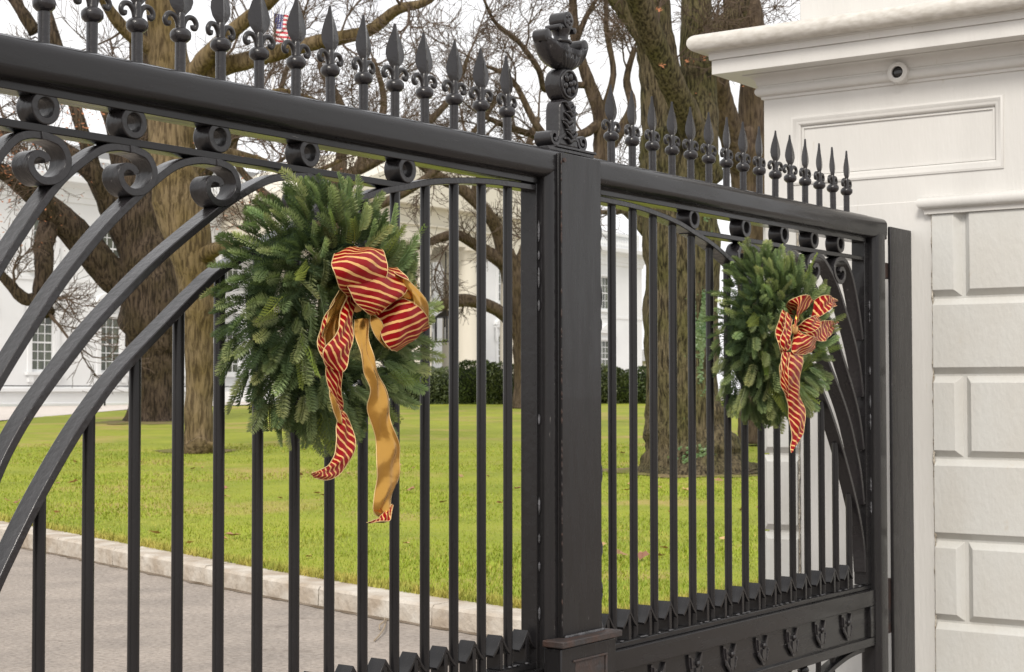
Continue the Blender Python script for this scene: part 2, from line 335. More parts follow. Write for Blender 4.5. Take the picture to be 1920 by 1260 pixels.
for i in range(n):
    y = 2.7 + 16*i/(n-1); x = kx(y); vs += [(x+.01, y, .009), (x-.035-.05*rg.random()**2, y, .004)]
for i in range(n-1): fs.append((2*i, 2*i+1, 2*i+3, 2*i+2))
mb = MB(); mb.add(vs, fs); tag(mb.build('gutter_dirt', M['dirt']), kind='structure')
# kerb return and pavement towards the gate pier
mb = MB(); mb.box(4.19, 40, -.4, 2.615, -.1, .158); tag(mb.build('pavement', M['pave'], bevel=.02), kind='structure')
# lawn sheet
NX, NY = 150, 190; vs = []; fs = []
for j in range(NY):
    t = j/(NY-1); y = 2.63 + 130*t**2.0
    x0 = kx(y)+KW+.004 if y < 44 else 20.4
    for i in range(NX):
        s_ = i/(NX-1); x = x0 + 160*s_**2.2
        r = max(0, 1-abs(x-x0)/1.2)
        z = ground(x, y) + .03*noise.noise(Vector((x*.35, y*.35, 0))) + .012*noise.noise(Vector((x*1.5, y*1.5, 3)))*1.0 - (.012 if i == 0 else 0)
        vs.append((x, y, z))
for j in range(NY-1):
    for i in range(NX-1): a = j*NX+i; fs.append((a, a+1, a+NX+1, a+NX))
mb = MB(); mb.add(vs, fs); tag(mb.build('lawn', M['lawn'], smooth=True), kind='structure')
# grass blades: dense short turf, and a dry overgrown fringe along the kerb
def blades(name, n, f, hmin, hmax, wd, m, seed, label):
    rg = np.random.default_rng(seed); V = []; 
    xs, ys = f(rg, n)
    V = np.empty((len(xs)*3, 3)); 
    for i in range(len(xs)):
        x, y = xs[i], ys[i]; z = ground(x, y)-.01; a = rg.uniform(0, 2*PI); h = rg.uniform(hmin, hmax); l = h*rg.uniform(.2, .9)
        dx, dy = math.cos(a), math.sin(a); w_ = wd*(1+depth(x, y)/20)
        V[3*i] = (x-dy*w_, y+dx*w_, z); V[3*i+1] = (x+dy*w_, y-dx*w_, z); V[3*i+2] = (x+dx*l, y+dy*l, z+h)
    me = bpy.data.meshes.new(name); me.from_pydata(V.tolist(), [], np.arange(len(V)).reshape(-1, 3).tolist()); me.materials.append(m)
    o = bpy.data.objects.new(name, me); link(o); return tag(o, label, 'grass', kind='stuff')
def turf(rg, n):
    d = 11.3 + 26*rg.random(n)**1.5; l = rg.uniform(-.33, .19, n)
    x = CX + d*math.cos(PSI) + d*l*math.sin(PSI); y = CY + d*math.sin(PSI) - d*l*math.cos(PSI)
    k = np.array([y_ > 2.66 and x_ > kx(y_)+KW+.03 for x_, y_ in zip(x, y)]); return x[k], y[k]
blades('grass', 150000, turf, .02, .05, .0035, M['blade'], 1, 'short bright green grass of the lawn behind the kerb')
def fringe(rg, n):
    y = 2.66 + 17*rg.random(n)**1.3; x = np.array([kx(v) for v in y]) + KW - .03 + np.abs(rg.normal(0, .11, n))
    k = n//3; x[:k] = 4.6 + 9*rg.random(k); y[:k] = 2.60 + np.abs(rg.normal(0, .08, k)); return x, y
def sparse(rg, n):
    x, y = turf(rg, n); return x, y
blades('dead_grass', 16000, sparse, .02, .05, .004, M['dryblade'], 7, 'pale dead blades mixed into the lawn turf')
blades('dry_grass', 22000, fringe, .03, .085, .004, M['dryblade'], 2, 'dry yellow grass overhanging the pale kerb edge')
# fallen leaves, one object each
def leafmesh(seed):
    r = random.Random(seed); mb = MB(); n = 9; P = []
    for k in range(n):
        a = 2*PI*k/n; q = (.055 if k % 2 else .032)*r.uniform(.8, 1.2); P.append((q*math.cos(a)*1.3, q*math.sin(a), .012 + r.uniform(0, .025)))
    mb.add([(0, 0, .008)]+P, [(0, 1+k, 1+(k+1) % n) for k in range(n)]); return mb
rl = random.Random(11); protos = []
for i in range(110):
    d = 14 + 22*rl.random()**1.4; l = rl.uniform(-.31, .17); x = CX + d*math.cos(PSI) + d*l*math.sin(PSI); y = CY + d*math.sin(PSI) - d*l*math.cos(PSI)
    if y < 3.0 or x < kx(y)+KW+.2: continue
    if len(protos) < 4: o = leafmesh(i).build('fallen_leaf', M['fallen'], fixn=False); protos.append(o)
    else: o = dup(rl.choice(protos))
    o.location = (x, y, ground(x, y)+.022); o.rotation_euler = (rl.uniform(-.4, .4), rl.uniform(-.4, .4), rl.uniform(0, 6.3)); sc = rl.uniform(.6, 1.25); o.scale = (sc,)*3
    lt = lat(x, y); dd = depth(x, y); wh = 'left of the near wreath' if lt < -.17 else 'seen below the near wreath' if lt < -.05 else 'just left of the meeting stiles' if lt < .045 else 'seen through the right leaf'
    how = 'near the kerb' if dd < 19 else 'mid-lawn' if dd < 27 else 'far back on the lawn'
    tag(o, 'dry brown fallen leaf %s, %s' % (how, wh), 'fallen leaf', 'fallen leaves scattered on the lawn')
mb = MB(); mb.tube(crom([(3.987, 4.218, 0.012), (4.049, 4.271, 0.03), (4.1, 4.275, 0.05), (4.365, 4.489, 0.03)], 4), [.005]*13, 5)
mb.tube(crom([(3.58, 3.919, 0.01), (3.751, 4.018, 0.02), (3.988, 4.176, 0.03), (4.383, 4.494, 0.02)], 4), [.006]*13, 5)
tag(mb.build('fallen_twig', M['twig_pale']), 'thin pale forked twig lying on the drive by the kerb', 'twig')

# ---------------------------------------------------------------- gate leaves
US = [.328 + .148*i for i in range(15)]
A1 = [(.20,2.352),(.485,2.345),(.74,2.318),(.895,2.285),(1.08,2.238),(1.36,2.13),(1.65,1.993),(1.75,1.925),(1.85,1.845),(2.01,1.712),(2.10,1.620),(2.18,1.525),(2.275,1.39),(2.35,1.268),(2.40,1.18),(2.46,1.06),(2.505,.93),(2.522,.80)]
A2 = [(1.335,2.270),(1.42,2.262),(1.51,2.238),(1.63,2.178),(1.735,2.11),(1.91,1.985),(2.05,1.866),(2.15,1.770),(2.28,1.625),(2.35,1.53),(2.40,1.44),(2.47,1.29),(2.515,1.12)]
A3 = [(1.69,2.270),(1.765,2.268),(1.845,2.243),(1.93,2.185),(2.055,2.08),(2.16,1.972),(2.25,1.865),(2.395,1.665),(2.47,1.53),(2.517,1.38)]
A4 = [(1.99,2.270),(2.045,2.270),(2.105,2.250),(2.20,2.18),(2.265,2.11),(2.315,2.045),(2.41,1.91),(2.48,1.77),(2.517,1.63)]
A5 = [(2.267,2.270),(2.31,2.268),(2.355,2.247),(2.41,2.18),(2.47,2.05),(2.517,1.90)]
SC = [(0,0),(-.045,-.012),(-.068,-.045),(-.062,-.078),(-.03,-.104),(.010,-.108),(.038,-.088),(.042,-.062),(.024,-.046),(0,-.050),(-.008,-.062)]
def interp(P, x):
    for a, b in zip(P[:-1], P[1:]):
        if a[0] <= x <= b[0]: return a[1] + (b[1]-a[1])*(x-a[0])/(b[0]-a[0])
    return P[-1][1]
def rounded(x0, x1, y0, y1, r, n=6):
    P = []
    for cx, cy, a0 in ((x1-r, y1-r, 0), (x0+r, y1-r, 90), (x0+r, y0+r, 180), (x1-r, y0+r, 270)):
        for k in range(n+1):
            a = math.radians(a0 + 90*k/n); P.append((cx+r*math.cos(a), cy+r*math.sin(a)))
    return P
def spear_mb():
    a = MB(); a.lathe((0,0,0), [(.0145,0),(.0145,.085)], 12)
    a.lathe((0,0,0), [(.0145,.085),(.020,.088),(.0275,.096),(.029,.105),(.0275,.113),(.020,.121),(.014,.124)], 14)
    a.lathe((0,0,0), [(.014,.124),(.012,.135),(.012,.156),(.009,.165)], 12)
    # leaf blade with a raised midrib
    pr = [(.006,.152,.008),(.018,.164,.009),(.034,.180,.010),(.041,.198,.0105),(.0395,.214,.010),(.032,.234,.009),(.023,.254,.008),(.013,.272,.0065),(.007,.291,.005),(.0055,.297,.004)]
    vs = []
    for hw, z, th in pr: vs += [(-hw,0,z),(-hw*.25,-th*.45,z),(0,-th,z),(hw*.25,-th*.45,z),(hw,0,z),(hw*.25,th*.45,z),(0,th,z),(-hw*.25,th*.45,z)]
    fs = [tuple(range(8)), tuple(8*(len(pr)-1)+k for k in range(7,-1,-1))]
    for i in range(len(pr)-1):
        for k in range(8): fs.append((8*i+k, 8*i+8+k, 8*i+8+(k+1) % 8, 8*i+(k+1) % 8))
    a.add(vs, fs); return a
def curl_mb(sx):
    a = MB(); P = crom([(.008*sx,0,.124),(.012*sx,0,.142),(.024*sx,0,.156),(.041*sx,0,.156),(.051*sx,0,.143),(.048*sx,0,.130),(.039*sx,0,.130),(.037*sx,0,.138)], 4)
    n = len(P); a.tube(P, [.0066+.0016*math.sin(PI*i/(n-1)) - .0015*i/n for i in range(n)], 8); return a
def dart_mb():
    a = MB()
    top = crom([(-.052,.052),(-.030,.072),(-.012,.097),(0,.112)], 4); bot = crom([(-.046,.044),(-.026,.062),(-.010,.084),(0,.094)], 4)
    P = [(p.x, p.y) for p in top] + [(-p.x, p.y) for p in reversed(top[:-1])] + [(-p.x, p.y) for p in bot] + [(p.x, p.y) for p in reversed(bot[:-1])]
    # build as two strips so the caps stay simple
    n = len(top)
    for sg in (-1, 1):
        vs = []
        for t_, b_ in zip(top, bot): vs += [(sg*t_.x,-.03,t_.y),(sg*b_.x,-.03,b_.y),(sg*b_.x,.03,b_.y),(sg*t_.x,.03,t_.y)]
        fs = [(0,1,2,3)] + [(4*i+k, 4*i+4+k, 4*i+4+(k+1) % 4, 4*i+(k+1) % 4) for i in range(n-1) for k in range(4)]
        a.add(vs, fs)
    a.box(-.009,.009,-.028,.028,0,.092); return a
def eagle_mb():
    a = MB()
    wing = [(-.006,.006),(-.016,.030),(-.050,.052),(-.058,.050),(-.054,.020),(-.046,-.004),(-.030,-.018),(-.012,-.020)]
    a.prism([(x*1.1-.002, z*1.15) for x, z in wing], -.009, 0); a.prism([(-.053,.048),(-.047,.046),(-.040,.004),(-.046,.002)], -.014, -.008)
    a.prism([(.004,.006),(.014,.026),(.034,.058),(.040,.056),(.036,.028),(.026,.002),(.014,-.012)], -.012, 0)
    a.sphere((0,-.014,.020), .011, 8, (1,1,1.1)); a.prism([(.008,.020),(.020,.014),(.008,.010)], -.018, -.010)
    a.prism([(-.016,.004),(.016,.004),(.018,-.020),(.008,-.044),(0,-.050),(-.008,-.044),(-.018,-.020)], -.015, 0)
    for k in range(5): a.sphere((-.044+.007*k,-.010,-.014-.007*k), .009, 6, (1,.8,1.3))
    for k in range(4): a.sphere((.040-.005*k,-.010,-.004-.011*k), .0075, 6, (1,.8,1.4))
    a.prism([(-.010,-.040),(.010,-.040),(.014,-.058),(0,-.064),(-.014,-.058)], -.012, 0); return a
PROTO = {}
def shared(key, f, name, m, parent, loc, **kw):
    if key in PROTO:
        o = PROTO[key].copy(); S.collection.objects.link(o); o.parent = parent; o.location = loc
    else:
        o = f().build(name, m, parent, **kw); o.location = loc; PROTO[key] = o
    return o
def make_leaf(sg, label):
    root = empty('iron_gate_leaf', (0, 0, 0), label, 'gate', 'two leaves of the iron driveway gate')
    I, IR, I2 = M['iron'], M['iron_rough'], M['iron_v']; ms = 0 if sg < 0 else .030
    def B(mb, name, m=I, **k): return mb.mirror(sg).build(name, m, root, **k)
    u0, u1 = .068, 2.70
    # top rail: rounded box section running along u
    def rail(x0, x1, z0, z1, y0, y1, r, name, vertical=False, m=I):
        mb = MB(); P = rounded(y0, y1, z0, z1, r) if not vertical else rounded(x0, x1, y0, y1, r)
        n = len(P); 
        if not vertical: vs = [(x0, a, b) for a, b in P] + [(x1, a, b) for a, b in P]
        else: vs = [(a, b, z0) for a, b in P] + [(a, b, z1) for a, b in P]
        mb.add(vs, [tuple(range(n)), tuple(range(2*n-1, n-1, -1))] + [(i, (i+1) % n, (i+1) % n + n, i+n) for i in range(n)])
        return B(mb, name, m, smooth=True, autosm=True)
    rail(u0, u1, 2.386, 2.490, -.075, .032, .032, 'top_rail')
    rail(u0+.001, u0+.122-ms, .10, 2.43, -.074, .031, .032, 'meeting_stile', True, I2)
    rail(u1-.125, u1-.001, .10, 2.43, -.074, .031, .032, 'hinge_stile', True, I2)
    mb = MB(); mb.box(u0+.08, u1-.10, -.018, .022, 2.4895, 2.4995); B(mb, 'cap_strip', bevel=.002)
    mb = MB(); mb.box(.2, u1-.16, -.034, .034, 2.366, 2.388); B(mb, 'rail_liner', bevel=.002)
    mb = MB(); mb.box(.184-ms, .206-ms, -.033, .033, .46, 2.366); B(mb, 'stile_liner', bevel=.002)
    mb = MB(); mb.box(u1-.175, u1-.120, -.033, .033, .74, 2.366); B(mb, 'stile_liner', bevel=.002)
    # long pull of weld filler beside the liner
    r = random.Random(5+sg); mb = MB()
    for k in range(9):
        z = .8 + 1.5*r.random(); mb.sphere((.196, -.036, z), .007, 6, (.8, .7, r.uniform(2, 6)))
        mb.sphere((u1-.128, -.036, .8+1.5*r.random()), .007, 6, (.8, .7, r.uniform(2, 6)))
    for k in range(30): mb.sphere((r.uniform(.22, 2.5), -.030, .741), .006, 6, (r.uniform(1, 4), 1, .6))
    o = B(mb, 'weld_bead', M['weld'], smooth=True); o['kind'] = 'stuff'
    # flat cross bar, rings, arches, scrolls
    mb = MB(); mb.box(.87, 2.547, -.029, .029, 2.277, 2.297); B(mb, 'cross_bar', bevel=.0025)
    for u in (.895, 1.335, 1.69, 1.99, 2.267):
        def ring():
            a = MB(); n = 28; vs = []; fs = []
            for rr, y in ((.0425,-.031),(.0425,.031),(.0235,.031),(.0235,-.031)):
                vs += [(rr*math.cos(2*PI*k/n), y, rr*math.sin(2*PI*k/n)) for k in range(n)]
            for q in range(4):
                for k in range(n): fs.append((q*n+k, q*n+(k+1) % n, ((q+1) % 4)*n+(k+1) % n, ((q+1) % 4)*n+k))
            a.add(vs, fs); return a
        shared('ring', ring, 'ring', IR, root, (sg*u, 0, 2.339), bevel=.003)
    for k, A in enumerate((A1, A2, A3, A4, A5)):
        mb = MB(); pts = [(p.x, p.y) for p in crom([(a[0], a[1], 0) for a in A], 6)]
        mb.strip(pts, .0205, -.030+.0006*k, .030+.0006*k); B(mb, 'arch', IR, bevel=.0025)
        if k:
            u, z = A[0]
            mb = MB(); pts = [(u+p.x, z+p.y) for p in crom([(a[0], a[1], 0) for a in SC], 5)]
            pts = [(u+.012, z-.0005)] + pts
            mb.strip(pts, .0195, -.0315, .0315); B(mb, 'scroll', IR, bevel=.0025)
    # bars, darts, spears
    for i, u in enumerate(US):
        zt = interp(A1, u) - .004; h = zt-.735
        mb = MB(); mb.lathe((0,0,0), [(.0158,0),(.0158,h)], 14)
        o = mb.build('bar', I2, root, smooth=True, autosm=True); o.location = (sg*u, 0, .735)
        if 'spear' in PROTO:
            sp = dup(PROTO['spear'], root)
        else:
            sp = spear_mb().build('spear', IR, root, smooth=True, autosm=True); PROTO['spear'] = sp
            for q in (-1, 1): curl_mb(q).build('spear_curl', IR, sp, smooth=True)
        sp.location = (sg*u, 0, 2.493); sp.rotation_euler = (r.uniform(-.015, .015), r.uniform(-.012, .012), r.uniform(-.1, .1))
    for i in range(-1, 14):
        shared('dart', dart_mb, 'dart', I, root, (sg*(US[0] + .148*(i+.5)), 0, .738), bevel=.0015)
    # bottom rail with sunk panel
    mb = MB(); mb.box(.19, u1-.12, -.030, .030, .715, .738); B(mb, 'rail_ledge', bevel=.004)
    mb = MB(); mb.box(.19, u1-.12, -.052, .030, .640, .716)
    mb.box(.19, u1-.12, -.052, .030, .452, .494); mb.box(.19, .32, -.052, .030, .494, .640); mb.box(2.523, u1-.12, -.052, .030, .494, .640)
    B(mb, 'bottom_rail', bevel=.003)
    mb = MB(); mb.box(.315, 2.528, -.034, .02, .490, .645); B(mb, 'sunk_panel')
    for k in range(8): shared('eagle', eagle_mb, 'eagle_emblem', IR, root, (sg*(2.282-.2815*k), -.034, .572), bevel=.0015)
    # lower lattice under the panel
    for k, P in enumerate(([(2.50,.44),(2.30,.425),(2.05,.36),(1.85,.22)], [(.24,.44),(.44,.425),(.69,.36),(.89,.22)])):
        mb = MB(); mb.strip([(p.x, p.y) for p in crom([(a, b, 0) for a, b in P], 6)], .022, -.03, .03); B(mb, 'brace', bevel=.002)
    mb = MB()
    for k in range(13): mb.lathe((.40+.148*k+.03, 0, .2), [(.013,0),(.013,.255)], 8)
    mb.box(.19, u1-.12, -.03, .03, .12, .22); B(mb, 'lower_rail', smooth=True, autosm=True)
    mb = MB(); mb.sphere((1.86, -.02, .428), .026, 12, (1, 1, 1)); B(mb, 'knob', smooth=True)
    return root
GL = make_leaf(-1, 'near left leaf of black iron gate with arches, carrying the larger wreath')
GR = make_leaf(1, 'far right leaf of black iron gate, hung beside the white pier')
# cover plate, ledge and lock box ride on the right leaf
mb = MB(); mb.box(-.137, .112, -.092, -.078, .80, 2.476); mb.box(-.137, -.125, -.078, -.06, .80, 2.476); mb.build('cover_plate', M['iron_v'], GR, bevel=.003)
mb = MB(); r = random.Random(3)
for k in range(60): mb.sphere((-.137, -.090, .85+1.6*r.random()**1.2), .0035, 5, (1, 1, r.uniform(1, 4)))
o = mb.build('weld_seam', M['iron_rust'], GR, smooth=True); o['kind'] = 'stuff'
mb = MB(); mb.lathe((-.125, -.092, 2.45), [(.008, -.006), (.008, 0)], 10, 'y'); mb.build('bolt', M['iron_rust'], GR)
mb = MB(); mb.box(-.215, .158, -.148, -.060, .792, .815); mb.build('ledge', M['iron_rust'], GR, bevel=.004)
lb = MB(); lb.box(-.205, .140, -.132, -.060, .44, .789)
lb = lb.build('lock_box', M['iron_v'], GR, bevel=.004)
mb = MB(); mb.box(-.12, .062, -.1335, -.128, .50, .735); mb.build('lock_cover', M['iron_rust'], lb, bevel=.001)
mb = MB(); mb.box(-.135, .077, -.138, -.131, .736, .744); mb.box(.066, .077, -.138, -.131, .48, .735); mb.build('lock_frame', M['iron_rust'], lb, bevel=.002)
# weld filler on top of the ledge
mb = MB()
for k in range(16): mb.sphere((-.12+.015*k, -.098, .817), .008, 6, (1.6, 1, .8))
o = mb.build('ledge_weld', M['weld'], GR, smooth=True); o['kind'] = 'stuff'

# finial over the meeting stiles, bolted to the left leaf
fin = MB(); fin.box(-.150, .140, -.045, .045, 2.490, 2.503); fin.box(-.105, .150, -.05, .05, 2.503, 2.512)
fin = fin.build('finial', M['iron_rough'], GL, bevel=.002)
FU = -.005
mb = MB()
pr = [(-.066,2.512),(-.060,2.545),(-.052,2.575),(-.052,2.645),(-.046,2.668),(-.030,2.683),(.030,2.683),(.046,2.668),(.052,2.645),(.052,2.575),(.060,2.545),(.066,2.512)]
mb.prism([(FU+a, b) for a, b in pr], -.034, .034); mb.build('finial_pedestal', M['iron_rough'], fin, bevel=.010, seg=3)
mb = MB(); r = random.Random(8)
for k in range(9):    # acanthus relief: overlapping lobes
    z = 2.53 + .016*k; x = FU + .014*math.sin(k*1.3)
    for q in (-1, 1): mb.tube(crom([(x, -.036, z), (x+.018*q, -.041, z+.012), (x+.034*q, -.037, z+.010+.012*(k % 2))], 3), [.009,.008,.007,.006,.005,.004,.003], 6)
mb.build('acanthus_leaf', M['iron_rough'], fin, smooth=True)
for q in (-1, 1):
    mb = MB(); P = []
    for k in range(22):
        a = k*.42; rr = .030*(1-k/26); P.append((FU+q*(.088 - .0), 0, 2.540)); P[-1] = (FU+q*(.088+rr*math.cos(a+PI)), 0, 2.541+rr*math.sin(a+PI))
    P = [(FU+q*.02, 0, 2.560)] + P
    mb.strip([(p[0], p[2]) for p in P], .012, -.036, .036); mb.build('finial_foot', M['iron_rough'], fin, bevel=.002)
mb = MB(); mb.lathe((FU, 0, 2.737), [(.050,-.034),(.057,-.030),(.059,-.022),(.057,-.012),(.059,0),(.057,.012),(.059,.022),(.057,.030),(.050,.034)], 28, 'y')
ro = mb.build('rosette_drum', M['iron_rough'], fin, smooth=True, autosm=True)
mb = MB(); n = 28; vs = []; fs = []
for rr, y in ((.052,-.034),(.052,-.040),(.044,-.040),(.044,-.030)): vs += [(FU+rr*math.cos(2*PI*k/n), y, 2.737+rr*math.sin(2*PI*k/n)) for k in range(n)]
for q in range(3):
    for k in range(n): fs.append((q*n+k, q*n+(k+1) % n, (q+1)*n+(k+1) % n, (q+1)*n+k))
mb.add(vs, fs); mb.build('rim', M['iron_rough'], ro, smooth=True)
for k in range(6):
    a = 2*PI*k/6+.3; mb = MB(); mb.sphere((0, 0, 0), .014, 8, (1.15, .55, .8)); pet = mb.build('petal', M['iron_rough'], ro, smooth=True)
    pet.location = (FU+.026*math.cos(a), -.037, 2.737+.026*math.sin(a)); pet.rotation_euler = (0, -a, 0)
mb = MB(); mb.sphere((FU, -.039, 2.737), .010, 10); mb.build('boss', M['iron_rough'], ro, smooth=True)
# boat shaped bowl with fluting and curled ends
vs = []; fs = []; NA, NB = 36, 14
for i in range(NA+1):
    t = -1+2*i/NA; x = FU + .128*t; zc = 2.800 + .085*abs(t)**2.3; zt = 2.862 + .030*abs(t)**3
    zb = 2.790 + .012*0 + .078*abs(t)**3.0; wd = .048*(1-abs(t)**4)**.5*.9 + .012
    fl = 1 + .07*math.cos(i*PI*.9)
    for j in range(NB):
        a = PI + PI*j/(NB-1); vs.append((x, wd*fl*math.cos(a), zt + (zt-zb)*math.sin(a)*(1 if True else 0)))
for i in range(NA):
    for j in range(NB-1): a = i*NB+j; fs.append((a, a+1, a+NB+1, a+NB))
    fs.append((i*NB+NB-1, i*NB, (i+1)*NB, (i+1)*NB+NB-1))
mb = MB(); mb.add(vs, fs); bowl = mb.build('bowl', M['iron_rough'], fin, smooth=True)
for q in (-1, 1):
    mb = MB(); mb.lathe((FU+q*.117, 0, 2.893), [(.012,-.030),(.023,-.026),(.023,.026),(.012,.030)], 14, 'y'); mb.build('bowl_curl', M['iron_rough'], bowl, smooth=True, autosm=True)
for k in range(9):
    t = (k-4)/5.2; mb = MB()
    P = [(FU+.128*t*s_, -.050*math.cos(PI/2*(1-s_))*(1-abs(t)**4)**.5 if False else -(.046*(1-abs(t)**3))*math.sin(PI*.5*s_)-.002, 2.788+.070*abs(t)**2.8*s_ + .058*s_**2) for s_ in (0, .2, .4, .6, .8, 1)]
    mb.tube(P, [.008,.0095,.0105,.0105,.010,.007], 6); mb.build('flute', M['iron_rough'], bowl, smooth=True)
mb = MB(); mb.lathe((FU, 0, 2.850), [(.050,0),(.036,.012),(.030,.028),(.030,.034),(.038,.036),(.040,.041),(.038,.046),(.028,.048),(.026,.060),(.034,.078),(.036,.086),(.020,.088)], 20)
mb.build('neck', M['iron_rough'], fin, smooth=True, autosm=True)
mb = MB(); mb.lathe((FU, 0, 2.966), [(.022,-.036),(.030,-.034),(.031,.030),(.022,.034)], 22, 'y'); tr = mb.build('top_drum', M['iron_rough'], fin, smooth=True, autosm=True)
for k in range(5):
    a = 2*PI*k/5; mb = MB(); mb.sphere((FU+.015*math.cos(a), -.036, 2.966+.015*math.sin(a)), .008, 7, (1, .6, 1)); mb.build('petal', M['iron_rough'], tr, smooth=True)
for q in (-1, 1):
    mb = MB(); mb.lathe((FU+q*.045, 0, 2.935), [(.006,-.032),(.011,-.030),(.011,.030),(.006,.032)], 12, 'y'); mb.box(FU+(-.045 if q < 0 else 0), FU+(0 if q < 0 else .045), -.03, .03, 2.938, 2.945)
    mb.build('arm_curl', M['iron_rough'], fin, smooth=True, autosm=True)

# ---------------------------------------------------------------- black hanging post and hinges
post = empty('gate_post', (2.95, 0, 0), 'flat black steel plate standing between the hinge side of the gate and the white pier', 'gate post')
mb = MB(); mb.box(2.808, 3.070, -.047, -.030, 0, 2.462); o = mb.build('post_plate', M['iron_v'], post, bevel=.004); o.location = (-2.95, 0, 0)
for z0, z1, y0, y1 in ((2.400,2.470,-.02,.05), (2.205,2.285,-.03,.05), (.48,.745,-.03,.07)):
    mb = MB(); mb.box(2.702, 2.83, y0, y1, z0, z1); o = mb.build('hinge_bracket', M['iron_rust'], post, bevel=.006); o.location = (-2.95, 0, 0)
    mb = MB(); mb.lathe((2.752, y0+.01, z0-.008), [(.018,0),(.018,z1-z0+.016)], 12); o = mb.build('hinge_pin', M['iron'], post, smooth=True, autosm=True); o.location = (-2.95, 0, 0)

# ---------------------------------------------------------------- pier
pier = empty('gate_pier', (3.7, .05, 0), 'tall white painted stone gate pier with moulded cornice and block courses', 'pier')
PX = 3.08; PW, PE = -.68, .775; PB = 4.5     # face plane, right and left edges, back
def PB_(mb, name, m, parent=None, **k):
    o = mb.build(name, m, parent or pier, **k)
    if parent is None: o.location = (-3.7, -.05, 0)
    return o
mb = MB(); mb.box(PX+.012, PB, PW+.012, PE-.012, 0, 2.7); PB_(mb, 'core', M['block'])
# frieze body, cut for the sunk panel
y0, y1, z0, z1 = -.505, .600, 2.755, 3.085
mb = MB(); mb.box(PX, PB, PW, PE, 2.545, z0); mb.box(PX, PB, PW, PE, z1, 3.30); mb.box(PX, PB, PW, y0, z0, z1); mb.box(PX, PB, y1, PE, z0, z1)
PB_(mb, 'frieze', M['stone'])
mb = MB(); mb.box(PX+.028, PX+.2, y0-.01, y1+.01, z0-.01, z1+.01); PB_(mb, 'sunk_panel', M['stone'])
def frame_ring(prof, ya, yb, za, zb):       # moulding inside a rectangle, prof = (inset, x)
    mb = MB(); vs = []; 
    for i_, x_ in prof: vs += [(x_, ya+i_, za+i_), (x_, yb-i_, za+i_), (x_, yb-i_, zb-i_), (x_, ya+i_, zb-i_)]
    fs = [(4*p+k, 4*p+(k+1) % 4, 4*p+4+(k+1) % 4, 4*p+4+k) for p in range(len(prof)-1) for k in range(4)]
    mb.add(vs, fs); return mb
arc = [(.004+.024*(1-math.cos(a)), PX-.008+.028*math.sin(a)*0+.030*(1-math.cos(a))) for a in [k*PI/2/6 for k in range(7)]]
PB_(frame_ring([(-.014, PX+.004), (-.014, PX-.006), (-.004, PX-.010), (.004, PX-.006)] + [(.010+.024*math.sin(k*PI/12), PX+.026-.026*math.cos(k*PI/12)) for k in range(7)] + [(.036, PX+.020), (.046, PX+.020), (.046, PX+.030)], y0, y1, z0, z1), 'panel_moulding', M['stone'], smooth=True, autosm=True)
def wrap(prof, m, name, ex=None, parent=None, smooth=True):      # mouldings running round the rectangle, prof = (projection, z)
    mb = MB(); vs = []
    for e, z in prof: vs += [(PX-e, PW-e, z), (PX-e, PE+e, z), (PB+e, PE+e, z), (PB+e, PW-e, z)]
    fs = [(4*p+k, 4*p+(k+1) % 4, 4*p+4+(k+1) % 4, 4*p+4+k) for p in range(len(prof)-1) for k in range(4)]
    fs += [(3, 2, 1, 0), tuple(4*(len(prof)-1)+k for k in range(4))]
    mb.add(vs, fs); return PB_(mb, name, m, parent, smooth=smooth, autosm=True)
def arcp(e0, z0, r, a0, a1, n=8): return [(e0+r*math.cos(math.radians(a0+(a1-a0)*k/n)), z0+r*math.sin(math.radians(a0+(a1-a0)*k/n))) for k in range(n+1)]
wrap([(0,3.208),(.010,3.210),(.012,3.222)] + arcp(.012,3.250,.026,-90,60) + [(.024,3.280),(.030,3.284)] + [(.030+.045*(1-math.cos(k*PI/2/6)), 3.290+.040*math.sin(k*PI/2/6)) for k in range(7)] + [(.085,3.334),(.085,3.337),(.04,3.34)], M['stone'], 'bed_moulding')
wrap([(.03,3.338),(.203,3.338),(.203,3.412),(.195,3.4125),(.15,3.413)], M['stone'], 'corona', smooth=False)
wrap([(.16,3.4125),(.214,3.4135),(.216,3.446),(.225,3.449),(.232,3.452),(.20,3.453)], M['stone'], 'fillet', smooth=False)
wrap([(.20,3.4525),(.242,3.453)] + arcp(.255,3.500,.047,-80,95,12) + [(.20,3.548),(.0,3.570)], M['bead'], 'cornice_bead')
mb = MB(); mb.box(PX-.02, PX+1.3, -.42, .555, 3.56, 3.72); PB_(mb, 'plinth', M['stone'], bevel=.008)
mb = MB(); mb.box(PX+.06, PX+1.2, -.34, .36, 3.72, 3.95); PB_(mb, 'plinth', M['stone'], bevel=.02)
# round floodlight port let into the bed moulding
mb = MB(); n = 24; vs = []; fs = []
for rr, x in ((.030,.02),(.030,-.062),(.038,-.066),(.052,-.058),(.055,-.01),(.055,.03)): vs += [(PX+x, .0+rr*math.cos(2*PI*k/n), 3.262+rr*math.sin(2*PI*k/n)) for k in range(n)]
for q in range(5):
    for k in range(n): fs.append((q*n+k, q*n+(k+1) % n, (q+1)*n+(k+1) % n, (q+1)*n+k))
mb.add(vs, fs); pt = PB_(mb, 'round_port', M['stone'], smooth=True, autosm=True)
mb = MB(); mb.sphere((PX-.048, 0, 3.262), .0305, 14, (.35, 1, 1)); mb.build('port_lens', M['dark'], pt, smooth=True)
# flat pilaster strip with a rough top edge
mb = MB(); mb.box(PX-.004, PX+.1, -.150, .575, 0, 2.610); PB_(mb, 'pilaster', M['stone'], bevel=.003)
